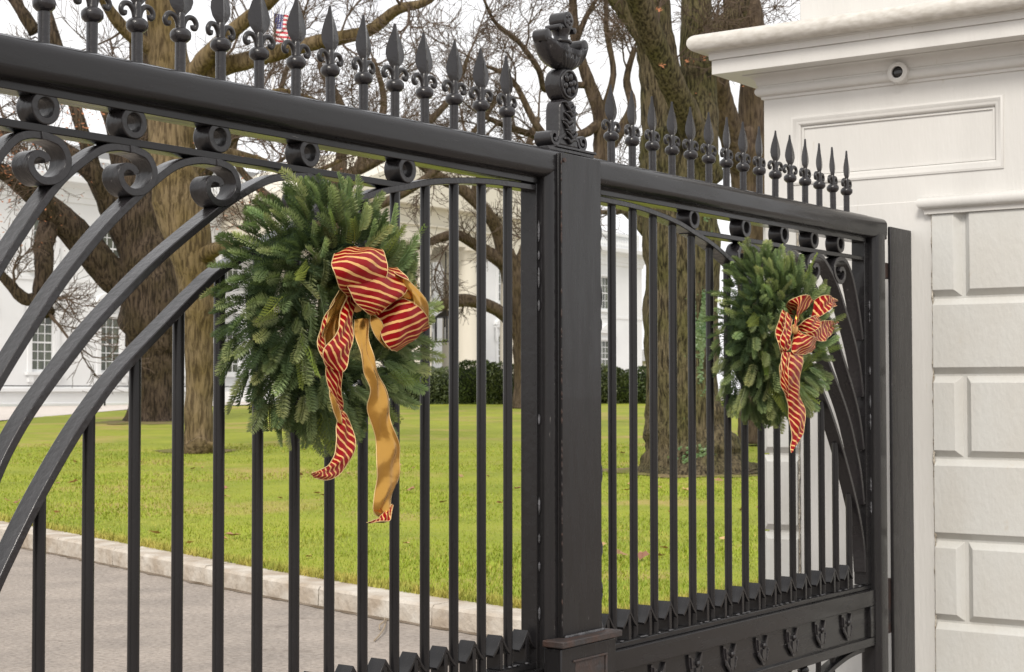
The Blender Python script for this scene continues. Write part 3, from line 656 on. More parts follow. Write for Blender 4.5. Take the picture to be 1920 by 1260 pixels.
# courses of chamfered blocks: joint heights
JT = [2.540, 2.120, 1.735, 1.325, .920, .520, .120, -.05]
def block(ya, yb, za, zb, ca=True, cb=True, back=True):
    c = .034; g = .004; x0, x1 = PX-.022, PX+.014
    a0, a1 = (ya+g if ca else ya), (yb-g if cb else yb); za += g; zb -= g
    fa, fb = a0+(c if ca else 0), a1-(c if cb else 0)
    mb = MB(); mb.add([(x1,a0,za),(x1,a1,za),(x1,a1,zb),(x1,a0,zb),(x0,fa,za+c),(x0,fb,za+c),(x0,fb,zb-c),(x0,fa,zb-c),(PX+.3,a0,za),(PX+.3,a1,za),(PX+.3,a1,zb),(PX+.3,a0,zb)],
        [(4,5,6,7),(0,1,5,4),(1,2,6,5),(2,3,7,6),(3,0,4,7),(0,8,9,1),(1,9,10,2),(2,10,11,3),(3,11,8,0),(8,11,10,9)]); return mb
for k in range(len(JT)-1):
    zb, za = JT[k], JT[k+1]
    if k == 0: zb += .03
    rows = [(-.66, -.312), (-.305, -.158)] if k % 2 == 0 else [(-.66, -.158)]
    for ya, yb in rows:
        lastr = abs(yb+.158) < 1e-6
        PB_(block(ya, yb, za, zb, True, not lastr), 'stone_block', M['block'], bevel=.002)
    PB_(block(.585, .797 if True else PE, za, zb, False, True), 'stone_block', M['block'], bevel=.002)
mb = MB(); r = random.Random(2); P = [(PX-.010, -.156+r.uniform(-.003,.003), .02+.03*i) for i in range(85)]
mb.tube(P, [r.uniform(.002,.0065) for _ in P], 6); P = [(PX-.008, .581+r.uniform(-.003,.003), .02+.03*i) for i in range(85)]; mb.tube(P, [r.uniform(.002,.006) for _ in P], 6)
PB_(mb, 'caulk_seam', M['caulk'])
# string moulding over the blocks, returned at its end
def string(ya, yb):
    prof = [(0,2.535),(.030,2.537),(.032,2.556),(.036,2.560)] + arcp(.030,2.592,.032,-75,90,9) + [(0,2.6245)]
    mb = MB(); vs = []
    for e, z in prof: vs += [(PX-.004-e, ya+(.034-e if True else 0)-.03, z), (PX-.004-e, yb+e-.03, z), (PX+.1, yb+e-.03, z), (PX+.1, ya+.034-e-.03, z)]
    fs = [(4*p+k, 4*p+(k+1) % 4, 4*p+4+(k+1) % 4, 4*p+4+k) for p in range(len(prof)-1) for k in range(4)] + [(3,2,1,0), tuple(4*(len(prof)-1)+k for k in range(4))]
    mb.add(vs, fs); PB_(mb, 'string_moulding', M['stone'], smooth=True, autosm=True)
string(-.72, -.125); string(.60, .80)

# ---------------------------------------------------------------- wreaths
def sprig_mesh(seed, L=.105, flat=.35):
    r = random.Random(seed); mb = MB(); n = 17; bend = r.uniform(.05, .22); side = r.uniform(-.12, .12)
    def P(t): return Vector((L*t, side*L*t*t, -bend*L*t*t))
    mb.tube([P(t) for t in (0, .33, .66, 1)], [.0022, .0018, .0014, .0008], 4, cap=False)
    for i in range(n):
        t = .04+.96*i/(n-1); p = P(t); d = (P(min(t+.02, 1.02))-P(t-.02)).normalized()
        s_ = Vector((0, 0, 1)).cross(d).normalized(); up = d.cross(s_)
        ln = .025*(1-.45*max(0, (t-.7)/.3)**1.5)*(.75+.25*min(1, t/.15))
        for q in (-1, 1):
            for lay in (0, 1, 2):
                if lay == 2 and i % 2: continue
                el = (.05, .62, 1.15)[lay] + r.uniform(-.12, .12); fw = .62 + r.uniform(-.1, .15) + .25*max(0, t-.8)/.2
                dirn = (d*fw + (s_*q*math.cos(el) + up*math.sin(el))*.85).normalized(); l2 = ln*(1, .92, .8)[lay]*r.uniform(.88, 1.08)
                tip = p + dirn*l2 + up*.002; wv = dirn.cross(up if lay < 2 else s_).normalized()*.0019; mid = p + dirn*l2*.55
                mb.add([p, mid+wv, tip, mid-wv], [(0, 1, 2, 3)])
    return mb
def cedar_mesh(seed):
    r = random.Random(seed); mb = MB(); L = .13
    mb.tube([(0,0,0),(L*.5,0,.004),(L,0,-.006)], [.0018,.0014,.0008], 4, cap=False)
    for i in range(11):
        t = .1+.9*i/10; x = L*t; bl = .040*(1-.7*t)
        for q in (-1, 1):
            a = .75*q; e = (x+bl*math.cos(a), bl*math.sin(a), -.006*t); 
            mb.add([(x,-.001,0),(x,.001,0),(e[0],e[1]+.0008,e[2]),(e[0],e[1]-.0008,e[2])], [(0,1,2,3)])
            for j in range(4):
                s_ = .25+.75*j/3; bx, by = x+(e[0]-x)*s_, e[1]*s_; sl_ = .010*(1-.5*s_)
                for q2 in (-1, 1):
                    a2 = a+.6*q2; ex, ey = bx+sl_*math.cos(a2), by+sl_*math.sin(a2); nx, ny = -math.sin(a2)*.0010, math.cos(a2)*.0010
                    mb.add([(bx-nx,by-ny,0),(bx+nx,by+ny,.001),(ex,ey,-.002)], [(0,1,2)])
    return mb
SPR = [sprig_mesh(i, .072+.007*(i % 4)) for i in range(8)]; CED = [cedar_mesh(50+i) for i in range(3)]
SPRM = []; 
def mesh_of(mb, name, m):
    me = bpy.data.meshes.new(name); me.from_pydata(mb.v, [], mb.f); me.materials.append(m); return me
SPRM = [mesh_of(s_, 'fir_sprig', M['needle']) for s_ in SPR]; CEDM = [mesh_of(s_, 'cedar_sprig', M['cedar']) for s_ in CED]
COREM = []
def wreath(c, label, seed, sc3):
    root = empty('wreath', c, label, 'wreath', 'fir wreaths on the gate'); r = random.Random(seed)
    R0 = .226
    mb = MB(); P = [(R0*math.cos(2*PI*k/40), 0, R0*math.sin(2*PI*k/40)) for k in range(41)]; mb.tube(P, .034, 8, cap=False)
    # dense inner greenery
    for k in range(5200):
        a = r.uniform(0, 2*PI); ph = r.uniform(0, 2*PI); rr = r.uniform(.02, .070)
        n_ = Vector((math.cos(a)*math.cos(ph), -math.sin(ph), math.sin(a)*math.cos(ph))); p = Vector((R0*math.cos(a), 0, R0*math.sin(a))) + n_*rr
        q = (n_ + Vector((r.uniform(-1,1), r.uniform(-1,1), r.uniform(-1,1)))*.9).normalized()*.024; w_ = q.orthogonal().normalized()*.002
        mb.add([p-w_, p+w_, p+q], [(0, 1, 2)])
    root.scale = sc3
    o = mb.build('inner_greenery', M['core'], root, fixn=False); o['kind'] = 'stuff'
    def place(me, a, ph, base, swirl, outw, name, roll=0, sc=1):
        er = Vector((math.cos(a), 0, math.sin(a))); et = Vector((-math.sin(a), 0, math.cos(a)))
        n_ = er*math.cos(ph) + Vector((0, -1, 0))*math.sin(ph)
        p = er*R0 + n_*base
        d = (n_*outw + et*swirl + er*(.62 if math.cos(ph) > -.35 else -.3) + Vector((0, 0, -.06)) + Vector((r.uniform(-1,1), r.uniform(-1,1), r.uniform(-1,1)))*.22).normalized()
        z = (n_ - d*n_.dot(d)).normalized(); y = z.cross(d)
        m_ = Matrix((d, y, z)).transposed().to_4x4() @ Matrix.Rotation(roll, 4, 'X'); m_ = Matrix.Translation(p) @ m_ @ Matrix.Scale(sc, 4)
        if name is None: return m_
        o = bpy.data.objects.new(name, me); S.collection.objects.link(o); o.parent = root; o.matrix_local = m_
    # rows round the ring, sprigs overlapping like shingles
    K = 286
    for k in range(K):
        a = 2*PI*((k*.61803) % 1) + r.uniform(-.05, .05); ph = (-.35 + 3.6*((k+.5)/K)) + r.uniform(-.1, .1)     # from the outer flank over the front to the inner flank
        inner = ph > 2.0
        place(r.choice(SPRM), a, ph, r.uniform(.075, .138), .22 if not inner else .75, .32 if not inner else .25, 'fir_sprig', r.uniform(-.5, .5), r.uniform(.85, 1.2) if not inner else r.uniform(.9, 1.15))
    V = []; Fc = []
    for k in range(460):
        a = 2*PI*((k*.61803+.3) % 1) + r.uniform(-.05, .05); ph = (-.5 + 4.0*((k+.5)/460)) + r.uniform(-.1, .1); inner = ph > 2.2
        q = k % 8; m_ = place(None, a, ph, r.uniform(.05, .105), .25, .28, None, r.uniform(-.6, .6), r.uniform(.8, 1.1) if not inner else .75)
        A_ = np.array(SPR[q].v) @ np.array(m_.to_3x3()).T + np.array(m_.translation); b0 = len(V); V += A_.tolist(); Fc += [tuple(b0+i for i in f) for f in SPR[q].f]
    me = bpy.data.meshes.new('under_sprigs'); me.from_pydata(V, [], Fc); me.materials.append(M['needle_shaded']); o = bpy.data.objects.new('under_sprigs', me); link(o, root); o['kind'] = 'stuff'
    for k in range(13):
        a = 2*PI*k/13 + r.uniform(-.2, .2); place(CEDM[k % 3], a, r.uniform(.7, 2.0), .115, .6, .35, 'cedar_sprig', r.uniform(-.3, .3), r.uniform(.8, 1.15))
    return root
W1 = wreath((-1.44, -.15, 1.872), 'large near fir wreath with long gold-backed ribbon on the left gate leaf', 21, (.97, 1.15, .93))
W2 = wreath((1.235, -.15, 1.872), 'far fir wreath with short striped ribbon on the right gate leaf by the pier', 33, (.96, 1.2, .90))

# ---------------------------------------------------------------- bows
def ribbon(pairs, name, parent, cup=0.0, ripple=0.0, seed=0, edge=True, m=None, k=7, flip=False):
    m = m or ('stripeB' if parent.name.endswith('001') else 'stripeA')
    L = crom([p[0] for p in pairs], k); R = crom([p[1] for p in pairs], k); n = len(L); W = 9; vs = []; uv = []; s_ = 0; r = random.Random(seed); ph = r.uniform(0, 6)
    for i in range(n):
        if i: s_ += (((L[i]-L[i-1]).length + (R[i]-R[i-1]).length)/2)
        wd = (R[i]-L[i]); t_ = ((L[min(i+1, n-1)]+R[min(i+1, n-1)])-(L[max(i-1, 0)]+R[max(i-1, 0)])).normalized(); nn = t_.cross(wd).normalized() if wd.length > 1e-6 else Vector((0,-1,0))
        for j in range(W+1):
            v = j/W; off = cup*wd.length*math.sin(PI*v) + ripple*(math.sin(s_*55+ph+v*5)+.7*math.sin(v*13+ph*2+s_*20))*math.sin(PI/2*min(1, i/4))
            vs.append(L[i] + wd*v + nn*off); uv.append((s_, (v-.5)*.085))
    fs = [(i*(W+1)+j, i*(W+1)+j+1, (i+1)*(W+1)+j+1, (i+1)*(W+1)+j) for i in range(n-1) for j in range(W)]
    if not flip: fs = [tuple(reversed(f)) for f in fs]
    me = bpy.data.meshes.new(name); me.from_pydata([tuple(v) for v in vs], [], fs); me.materials.append(M[m]); me.polygons.foreach_set('use_smooth', [True]*len(fs))
    ul = me.uv_layers.new(name='UVMap')
    for lp in me.loops: ul.data[lp.index].uv = uv[lp.vertex_index]
    o = bpy.data.objects.new(name, me); link(o, parent)
    if edge:
        mb = MB()
        for j in (0, W): mb.tube([vs[i*(W+1)+j] for i in range(n)], .0012, 4)
        mb.build('wire_edge', M['goldwire'], o, smooth=True)
    return o
bow1 = empty('ribbon_bow', (-.036,-.032,-.001), 'red and gold striped bow with a long gold-backed tail on the near wreath', 'bow', 'ribbon bows on the wreaths')
def g_(*a): return a
RB = ribbon
# top loop: a fat roll
RB([((-1.437, -0.24, 1.995), (-1.279, -0.22, 2.018)), ((-1.514, -0.29, 2.02), (-1.319, -0.27, 2.049)), ((-1.594, -0.35, 1.997), (-1.363, -0.33, 2.031)), ((-1.612, -0.37, 1.962), (-1.383, -0.36, 1.993)), ((-1.569, -0.35, 1.926), (-1.389, -0.345, 1.956)), ((-1.489, -0.31, 1.909), (-1.415, -0.31, 1.928))], 'bow_loop', bow1, 0.044, .0035, seed=1)
# middle loop
RB([((-1.418, -0.27, 1.966), (-1.216, -0.25, 2.001)), ((-1.494, -0.31, 1.954), (-1.269, -0.3, 1.991)), ((-1.538, -0.345, 1.931), (-1.267, -0.335, 1.966)), ((-1.525, -0.36, 1.897), (-1.304, -0.35, 1.922)), ((-1.466, -0.35, 1.868), (-1.356, -0.34, 1.884)), ((-1.406, -0.325, 1.857), (-1.383, -0.325, 1.866))], 'bow_loop', bow1, 0.066, .0035, seed=2)
# lower right loop
RB([((-1.359, -0.3, 1.859), (-1.292, -0.3, 1.912)), ((-1.38, -0.33, 1.823), (-1.283, -0.34, 1.908)), ((-1.369, -0.34, 1.785), (-1.249, -0.36, 1.89)), ((-1.328, -0.33, 1.765), (-1.188, -0.34, 1.858)), ((-1.252, -0.28, 1.772), (-1.108, -0.28, 1.841))], 'bow_loop', bow1, 0.055, .0035, seed=3)
# outer right loop, open towards the camera
RB([((-1.275, -0.26, 1.994), (-1.312, -0.26, 1.913)), ((-1.149, -0.22, 2.002), (-1.209, -0.24, 1.9)), ((-1.051, -0.2, 1.958), (-1.125, -0.23, 1.86)), ((-1.036, -0.22, 1.887), (-1.13, -0.26, 1.826)), ((-1.113, -0.28, 1.85), (-1.215, -0.3, 1.828))], 'bow_loop', bow1, 0.028, .0035, seed=4)
RB([((-1.293, -0.275, 1.994), (-1.269, -0.29, 1.92)), ((-1.293, -0.32, 1.977), (-1.27, -0.32, 1.924)), ((-1.249, -0.335, 1.955), (-1.264, -0.34, 1.909)), ((-1.198, -0.34, 1.906), (-1.258, -0.35, 1.882)), ((-1.143, -0.31, 1.852), (-1.228, -0.33, 1.845))], 'bow_loop', bow1, -0.044, .0035, seed=5)
RB([((-1.34, -0.345, 1.979), (-1.289, -0.33, 1.911)), ((-1.319, -0.36, 1.962), (-1.261, -0.345, 1.903)), ((-1.289, -0.36, 1.955), (-1.27, -0.36, 1.893))], 'bow_loop', bow1, 0.028, .0035, seed=15)
# small gold scrap below
RB([((-1.397, -0.31, 1.86), (-1.388, -0.31, 1.864)), ((-1.409, -0.32, 1.836), (-1.371, -0.33, 1.84)), ((-1.398, -0.33, 1.802), (-1.344, -0.33, 1.777)), ((-1.346, -0.32, 1.774), (-1.334, -0.32, 1.768))], 'bow_scrap', bow1, 0, seed=6, flip=True)
# left hanging loop: back strand gold, front strand striped
RB([((-1.501, -0.29, 1.924), (-1.467, -0.29, 1.922)), ((-1.546, -0.3, 1.872), (-1.499, -0.3, 1.874)), ((-1.586, -0.31, 1.814), (-1.52, -0.3, 1.813)), ((-1.593, -0.32, 1.771), (-1.519, -0.31, 1.766)), ((-1.571, -0.33, 1.741), (-1.504, -0.32, 1.748))], 'bow_loop', bow1, 0.033, .0035, seed=7, flip=True)
RB([((-1.489, -0.31, 1.917), (-1.443, -0.3, 1.917)), ((-1.537, -0.33, 1.857), (-1.475, -0.32, 1.857)), ((-1.581, -0.35, 1.799), (-1.506, -0.34, 1.787)), ((-1.641, -0.36, 1.763), (-1.53, -0.35, 1.747)), ((-1.64, -0.355, 1.739), (-1.542, -0.35, 1.721)), ((-1.612, -0.345, 1.718), (-1.554, -0.345, 1.707))], 'bow_loop', bow1, 0.044, .0035, seed=8)
RB([((-1.524, -0.295, 1.899), (-1.501, -0.29, 1.903)), ((-1.59, -0.31, 1.828), (-1.563, -0.3, 1.822)), ((-1.625, -0.33, 1.785), (-1.589, -0.32, 1.772)), ((-1.624, -0.345, 1.74), (-1.586, -0.34, 1.735))], 'bow_loop', bow1, 0.028, .0035, seed=18)
# striped tail with a twist and a curled end
RB([((-1.601, -0.335, 1.729), (-1.538, -0.335, 1.719)), ((-1.593, -0.33, 1.694), (-1.535, -0.33, 1.685)), ((-1.577, -0.325, 1.652), (-1.525, -0.32, 1.645)), ((-1.546, -0.32, 1.617), (-1.501, -0.3, 1.62)), ((-1.518, -0.31, 1.591), (-1.487, -0.29, 1.594))], 'bow_tail', bow1, 0.030, .003, seed=9)
RB([((-1.588, -0.335, 1.657), (-1.574, -0.33, 1.648)), ((-1.584, -0.335, 1.631), (-1.539, -0.325, 1.617)), ((-1.57, -0.33, 1.603), (-1.525, -0.32, 1.591)), ((-1.543, -0.325, 1.575), (-1.525, -0.32, 1.569))], 'bow_tail', bow1, 0.030, .003, seed=19, flip=True)
RB([((-1.518, -0.31, 1.596), (-1.507, -0.31, 1.603)), ((-1.546, -0.32, 1.561), (-1.479, -0.31, 1.574)), ((-1.561, -0.33, 1.519), (-1.473, -0.32, 1.531)), ((-1.572, -0.34, 1.489), (-1.487, -0.33, 1.492)), ((-1.61, -0.355, 1.468), (-1.53, -0.34, 1.454)), ((-1.663, -0.37, 1.454), (-1.611, -0.36, 1.429)), ((-1.713, -0.385, 1.451), (-1.694, -0.38, 1.436))], 'bow_tail', bow1, 0.048, .003, seed=10)
# gold backed tail
RB([((-1.463, -0.31, 1.846), (-1.406, -0.31, 1.851)), ((-1.477, -0.33, 1.788), (-1.425, -0.33, 1.792)), ((-1.468, -0.345, 1.717), (-1.418, -0.34, 1.732)), ((-1.436, -0.34, 1.66), (-1.362, -0.33, 1.671)), ((-1.426, -0.33, 1.609), (-1.345, -0.335, 1.616)), ((-1.405, -0.325, 1.558), (-1.348, -0.345, 1.565)), ((-1.393, -0.33, 1.515), (-1.31, -0.34, 1.501)), ((-1.413, -0.34, 1.458), (-1.306, -0.335, 1.451)), ((-1.41, -0.345, 1.408), (-1.313, -0.33, 1.403)), ((-1.422, -0.34, 1.343), (-1.352, -0.345, 1.347)), ((-1.385, -0.335, 1.315), (-1.365, -0.36, 1.327))], 'bow_tail', bow1, .10, .004, seed=11, flip=True)
RB([((-1.347, -0.345, 1.351), (-1.343, -0.345, 1.348)), ((-1.398, -0.35, 1.325), (-1.367, -0.36, 1.33)), ((-1.427, -0.36, 1.313), (-1.391, -0.37, 1.308)), ((-1.484, -0.375, 1.312), (-1.471, -0.375, 1.309))], 'bow_tail', bow1, 0.030, .003, seed=12)
mb = MB(); mb.sphere((-1.443, -0.3, 1.888), .022, 10, (1.2, .7, 1)); mb.build('bow_knot', M['stripeA'], bow1, smooth=True)

bow2 = empty('ribbon_bow', (-.125,-.060,-.004), 'red and gold striped bow with short tails on the far wreath by the pier', 'bow', 'ribbon bows on the wreaths')
RB([((1.252, -0.25, 1.997), (1.28, -0.25, 1.966)), ((1.2, -0.29, 2.013), (1.295, -0.29, 1.944)), ((1.225, -0.32, 2.031), (1.185, -0.32, 1.914)), ((1.292, -0.33, 2.038), (1.164, -0.33, 1.904)), ((1.384, -0.31, 2.021), (1.215, -0.31, 1.906))], 'bow_loop', bow2, 0.066, .0035, seed=21, flip=True)
RB([((1.447, -0.28, 2.025), (1.395, -0.29, 1.956)), ((1.455, -0.31, 2.046), (1.422, -0.32, 1.961)), ((1.526, -0.32, 2.047), (1.493, -0.33, 1.99)), ((1.654, -0.29, 2.033), (1.611, -0.3, 2.013))], 'bow_loop', bow2, 0.083, .0035, seed=22, flip=True)
RB([((1.255, -0.3, 1.916), (1.284, -0.3, 1.896)), ((1.271, -0.33, 1.942), (1.309, -0.34, 1.895)), ((1.361, -0.33, 1.963), (1.379, -0.34, 1.919)), ((1.497, -0.28, 1.965), (1.507, -0.28, 1.943))], 'bow_loop', bow2, 0.066, .0035, seed=23, flip=True)
RB([((1.334, -0.29, 1.91), (1.333, -0.3, 1.88)), ((1.392, -0.31, 1.934), (1.38, -0.32, 1.863)), ((1.515, -0.31, 1.947), (1.471, -0.32, 1.865)), ((1.675, -0.28, 1.948), (1.653, -0.28, 1.921))], 'bow_loop', bow2, 0.066, .0035, seed=24, flip=True)
RB([((1.226, -0.3, 1.894), (1.255, -0.3, 1.903)), ((1.135, -0.33, 1.814), (1.24, -0.34, 1.881)), ((1.211, -0.33, 1.803), (1.328, -0.34, 1.874)), ((1.37, -0.31, 1.815), (1.391, -0.31, 1.872))], 'bow_loop', bow2, 0.066, .0035, seed=25)
RB([((1.163, -0.28, 1.978), (1.191, -0.28, 1.97)), ((1.075, -0.3, 1.904), (1.167, -0.31, 1.901)), ((1.043, -0.32, 1.84), (1.135, -0.33, 1.853)), ((1.07, -0.32, 1.801), (1.106, -0.33, 1.818)), ((1.069, -0.33, 1.805), (1.134, -0.335, 1.831))], 'bow_loop', bow2, 0.044, .0035, seed=26)
RB([((1.14, -0.31, 1.968), (1.166, -0.32, 1.939)), ((1.07, -0.33, 1.901), (1.136, -0.33, 1.891)), ((1.041, -0.335, 1.85), (1.096, -0.34, 1.851)), ((1.06, -0.33, 1.813), (1.088, -0.33, 1.822))], 'bow_loop', bow2, 0.044, .0035, seed=27)
RB([((1.089, -0.32, 1.809), (1.251, -0.32, 1.813)), ((1.04, -0.33, 1.756), (1.229, -0.33, 1.748)), ((1.039, -0.33, 1.704), (1.23, -0.32, 1.688)), ((1.105, -0.32, 1.652), (1.229, -0.32, 1.652)), ((1.123, -0.32, 1.589), (1.267, -0.32, 1.587)), ((1.132, -0.32, 1.546), (1.245, -0.33, 1.513)), ((1.129, -0.33, 1.473), (1.225, -0.33, 1.488)), ((1.108, -0.34, 1.421), (1.127, -0.34, 1.427))], 'bow_tail', bow2, 0.072, .003, seed=28)
RB([((1.049, -0.335, 1.808), (1.105, -0.34, 1.809)), ((1.02, -0.34, 1.745), (1.064, -0.35, 1.725)), ((1.028, -0.34, 1.683), (1.093, -0.34, 1.666)), ((1.075, -0.335, 1.646), (1.103, -0.335, 1.637))], 'bow_tail', bow2, 0.030, .003, seed=29)
mb = MB(); mb.sphere((1.205, -0.31, 1.902), .020, 10, (1.2, .7, 1)); mb.build('bow_knot', M['stripeA'], bow2, smooth=True)

# ---------------------------------------------------------------- trees
def growtwigs(mb, p, d, L, r, lvl, rg, cnt, mi=.0035, spread=.8, up=.12, seg=4):
    """recursive branchlet: crooked tapered shoot with side shoots"""
    P = [p.copy()]; q = p.copy(); dd = d.copy(); side = []
    for i in range(seg):
        dd = (dd + Vector((rg.uniform(-1,1), rg.uniform(-1,1), rg.uniform(-1,1)))*.30 + Vector((0, 0, up*.4))).normalized(); q = q + dd*L/seg; P.append(q.copy()); side.append((q.copy(), dd.copy()))
    R = [max(mi, r*(1-.6*i/seg)) for i in range(seg+1)]; mb.tube(P, R, 4 if r > .012 else 3, cap=False); cnt[0] += 1
    if lvl <= 0: return
    for (s_, ds) in side:
        for _ in range(rg.choice((1, 1, 2))):
            ax = ds.orthogonal().normalized(); ax.rotate(Matrix.Rotation(rg.uniform(0, 2*PI), 3, ds))
            nd = (ds + ax*spread*rg.uniform(.7, 1.5)).normalized()
            growtwigs(mb, s_, nd, L*rg.uniform(.5, .75), r*.55, lvl-1, rg, cnt, mi, spread, up, seg)
def limb_mb(pts, n=14, rough=.12, seed=0, k=5):
    P = [Vector(p[:3]) for p in pts]; Q = crom([(p[0], p[1], p[2]) for p in pts], k); Rr = [v.x for v in crom([(p[3], 0, 0) for p in pts], k)]
    mb = MB(); mb.tube(Q, Rr, n); off = seed*7.3
    V = []
    for i, v in enumerate(mb.v):
        ring = i//n; c = Q[ring]; dv = Vector(v)-c; s_ = 1 + rough*noise.noise(Vector(v)*(.9/max(Rr[ring], .05)**.5) + Vector((off, 0, 0))) + rough*.5*noise.noise(Vector(v)*(3/max(Rr[ring], .05)**.5))
        V.append(tuple(c + dv*s_))
    mb.v = V; return mb, Q, Rr
def make_tree(name, label, m, trunk, limbs, twm, seed, twn=6, twL=1.6, lvl=3, mi=.006, sides=30, flare=None, cat='tree', twfrom=.25, group=None, tw_r=.03):
    base = Vector(trunk[0][:3]); root = empty(name, base, label, cat, group); rg = random.Random(seed)
    mb, Q, Rr = limb_mb(trunk, sides, .16, seed)
    if flare:
        V = []
        for i, v in enumerate(mb.v):
            ring = i//sides; c = Q[ring]; h = (c.z-base.z); f = math.exp(-max(h, 0)/flare[0]); dv = Vector(v)-c; a = math.atan2(dv.y, dv.x)
            V.append(tuple(c + dv*(1 + f*flare[1]*(.75+.45*math.cos(a*5+seed)+.25*math.cos(a*3+1)))))
        mb.v = V
    mb.v = [tuple(Vector(v)-base) for v in mb.v]
    t = mb.build('trunk', m, root, smooth=True); tw = MB(); cnt = [0]
    paths = []
    for j, lp in enumerate(limbs):
        mb, Q, Rr = limb_mb(lp, 14, .12, seed+j); mb.v = [tuple(Vector(v)-base) for v in mb.v]
        mb.build('limb', m, root, smooth=True); paths.append((Q, Rr))
    for Q, Rr in paths:
        n = len(Q); tot = sum((Q[i+1]-Q[i]).length for i in range(n-1)); k = max(2, int(tot*twn/2))
        for _ in range(k):
            f = rg.uniform(twfrom, 1); i = min(int(f*(n-1)), n-2); p = Q[i].lerp(Q[i+1], rg.random()); dl = (Q[i+1]-Q[i]).normalized()
            ax = dl.orthogonal().normalized(); ax.rotate(Matrix.Rotation(rg.uniform(0, 2*PI), 3, dl))
            growtwigs(tw, p, (dl*.5+ax+Vector((0, 0, .1))).normalized(), twL*rg.uniform(.5, 1.2), min(Rr[i]*.5, tw_r), lvl, rg, cnt, mi)
        growtwigs(tw, Q[-1], (Q[-1]-Q[-2]).normalized(), twL, min(Rr[-1], tw_r), lvl, rg, cnt, mi)
    tw.v = [tuple(Vector(v)-base) for v in tw.v]
    o = tw.build('twigs', twm, root, fixn=False); o['kind'] = 'stuff'
    return root, paths
T_ = {}
T_['pale'] = make_tree('bare_tree', 'bare tree with the slim pale tan trunk in front of the dark one at left', M['bark_pale'],
    [(18.495, 21.283, 0.3116, 0.4498), (18.623, 21.435, 0.5405, 0.334), (18.612, 21.413, 1.187, 0.2909), (18.601, 21.377, 2.048, 0.2909), (18.559, 21.372, 3.125, 0.334), (18.492, 21.403, 4.202, 0.4202), (18.336, 21.568, 5.063, 0.4956), (18.206, 21.699, 5.925, 0.4741), (18.129, 21.749, 6.894, 0.4525), (18.087, 21.744, 7.971, 0.4202), (18.023, 21.776, 8.94, 0.3879), (17.944, 21.81, 10.232, 0.3663), (17.865, 21.818, 11.955, 0.2694)],
    [[(18.125, 21.364, 7.719, 0.257), (18.317, 20.732, 8.086, 0.2023), (18.643, 19.581, 8.301, 0.1683), (18.954, 18.452, 8.488, 0.1454), (19.192, 17.429, 8.607, 0.1231), (19.204, 16.708, 8.924, 0.1013), (19.244, 15.963, 9.011, 0.07), (19.234, 15.262, 9.507, 0.03948)],
     [(18.043, 21.125, 7.895, 0.2129), (17.967, 20.52, 8.292, 0.1788), (17.977, 19.796, 8.729, 0.1454), (18.126, 18.872, 9.265, 0.1128), (18.201, 18.044, 9.918, 0.06077)],
     [(18.434, 21.129, 4.4, 0.1821), (18.254, 20.343, 4.539, 0.1262), (18.133, 19.491, 4.403, 0.1032), (18.105, 18.48, 4.756, 0.0709), (18.155, 17.71, 5.015, 0.04)],
     [(17.959, 21.89, 8.509, 0.1832), (17.302, 22.098, 8.854, 0.1384), (16.773, 22.122, 9.292, 0.1052), (16.175, 21.891, 9.874, 0.06194)],
     [(18.31, 21.548, 6.032, 0.1616), (19.13, 21.406, 6.549, 0.1316), (20.012, 21.209, 6.523, 0.1005), (20.836, 20.766, 6.24, 0.06774), (21.653, 20.292, 6.634, 0.03997)],
     [(18.252, 21.572, 7.002, 0.1401), (18.975, 21.563, 7.536, 0.1097), (19.789, 21.46, 7.527, 0.08929), (20.523, 21.095, 8.046, 0.05645), (21.352, 20.636, 7.89, 0.03426)]],
    M['twig'], 5, twn=2.0, twL=1.3, mi=.006, flare=(.35, .2))
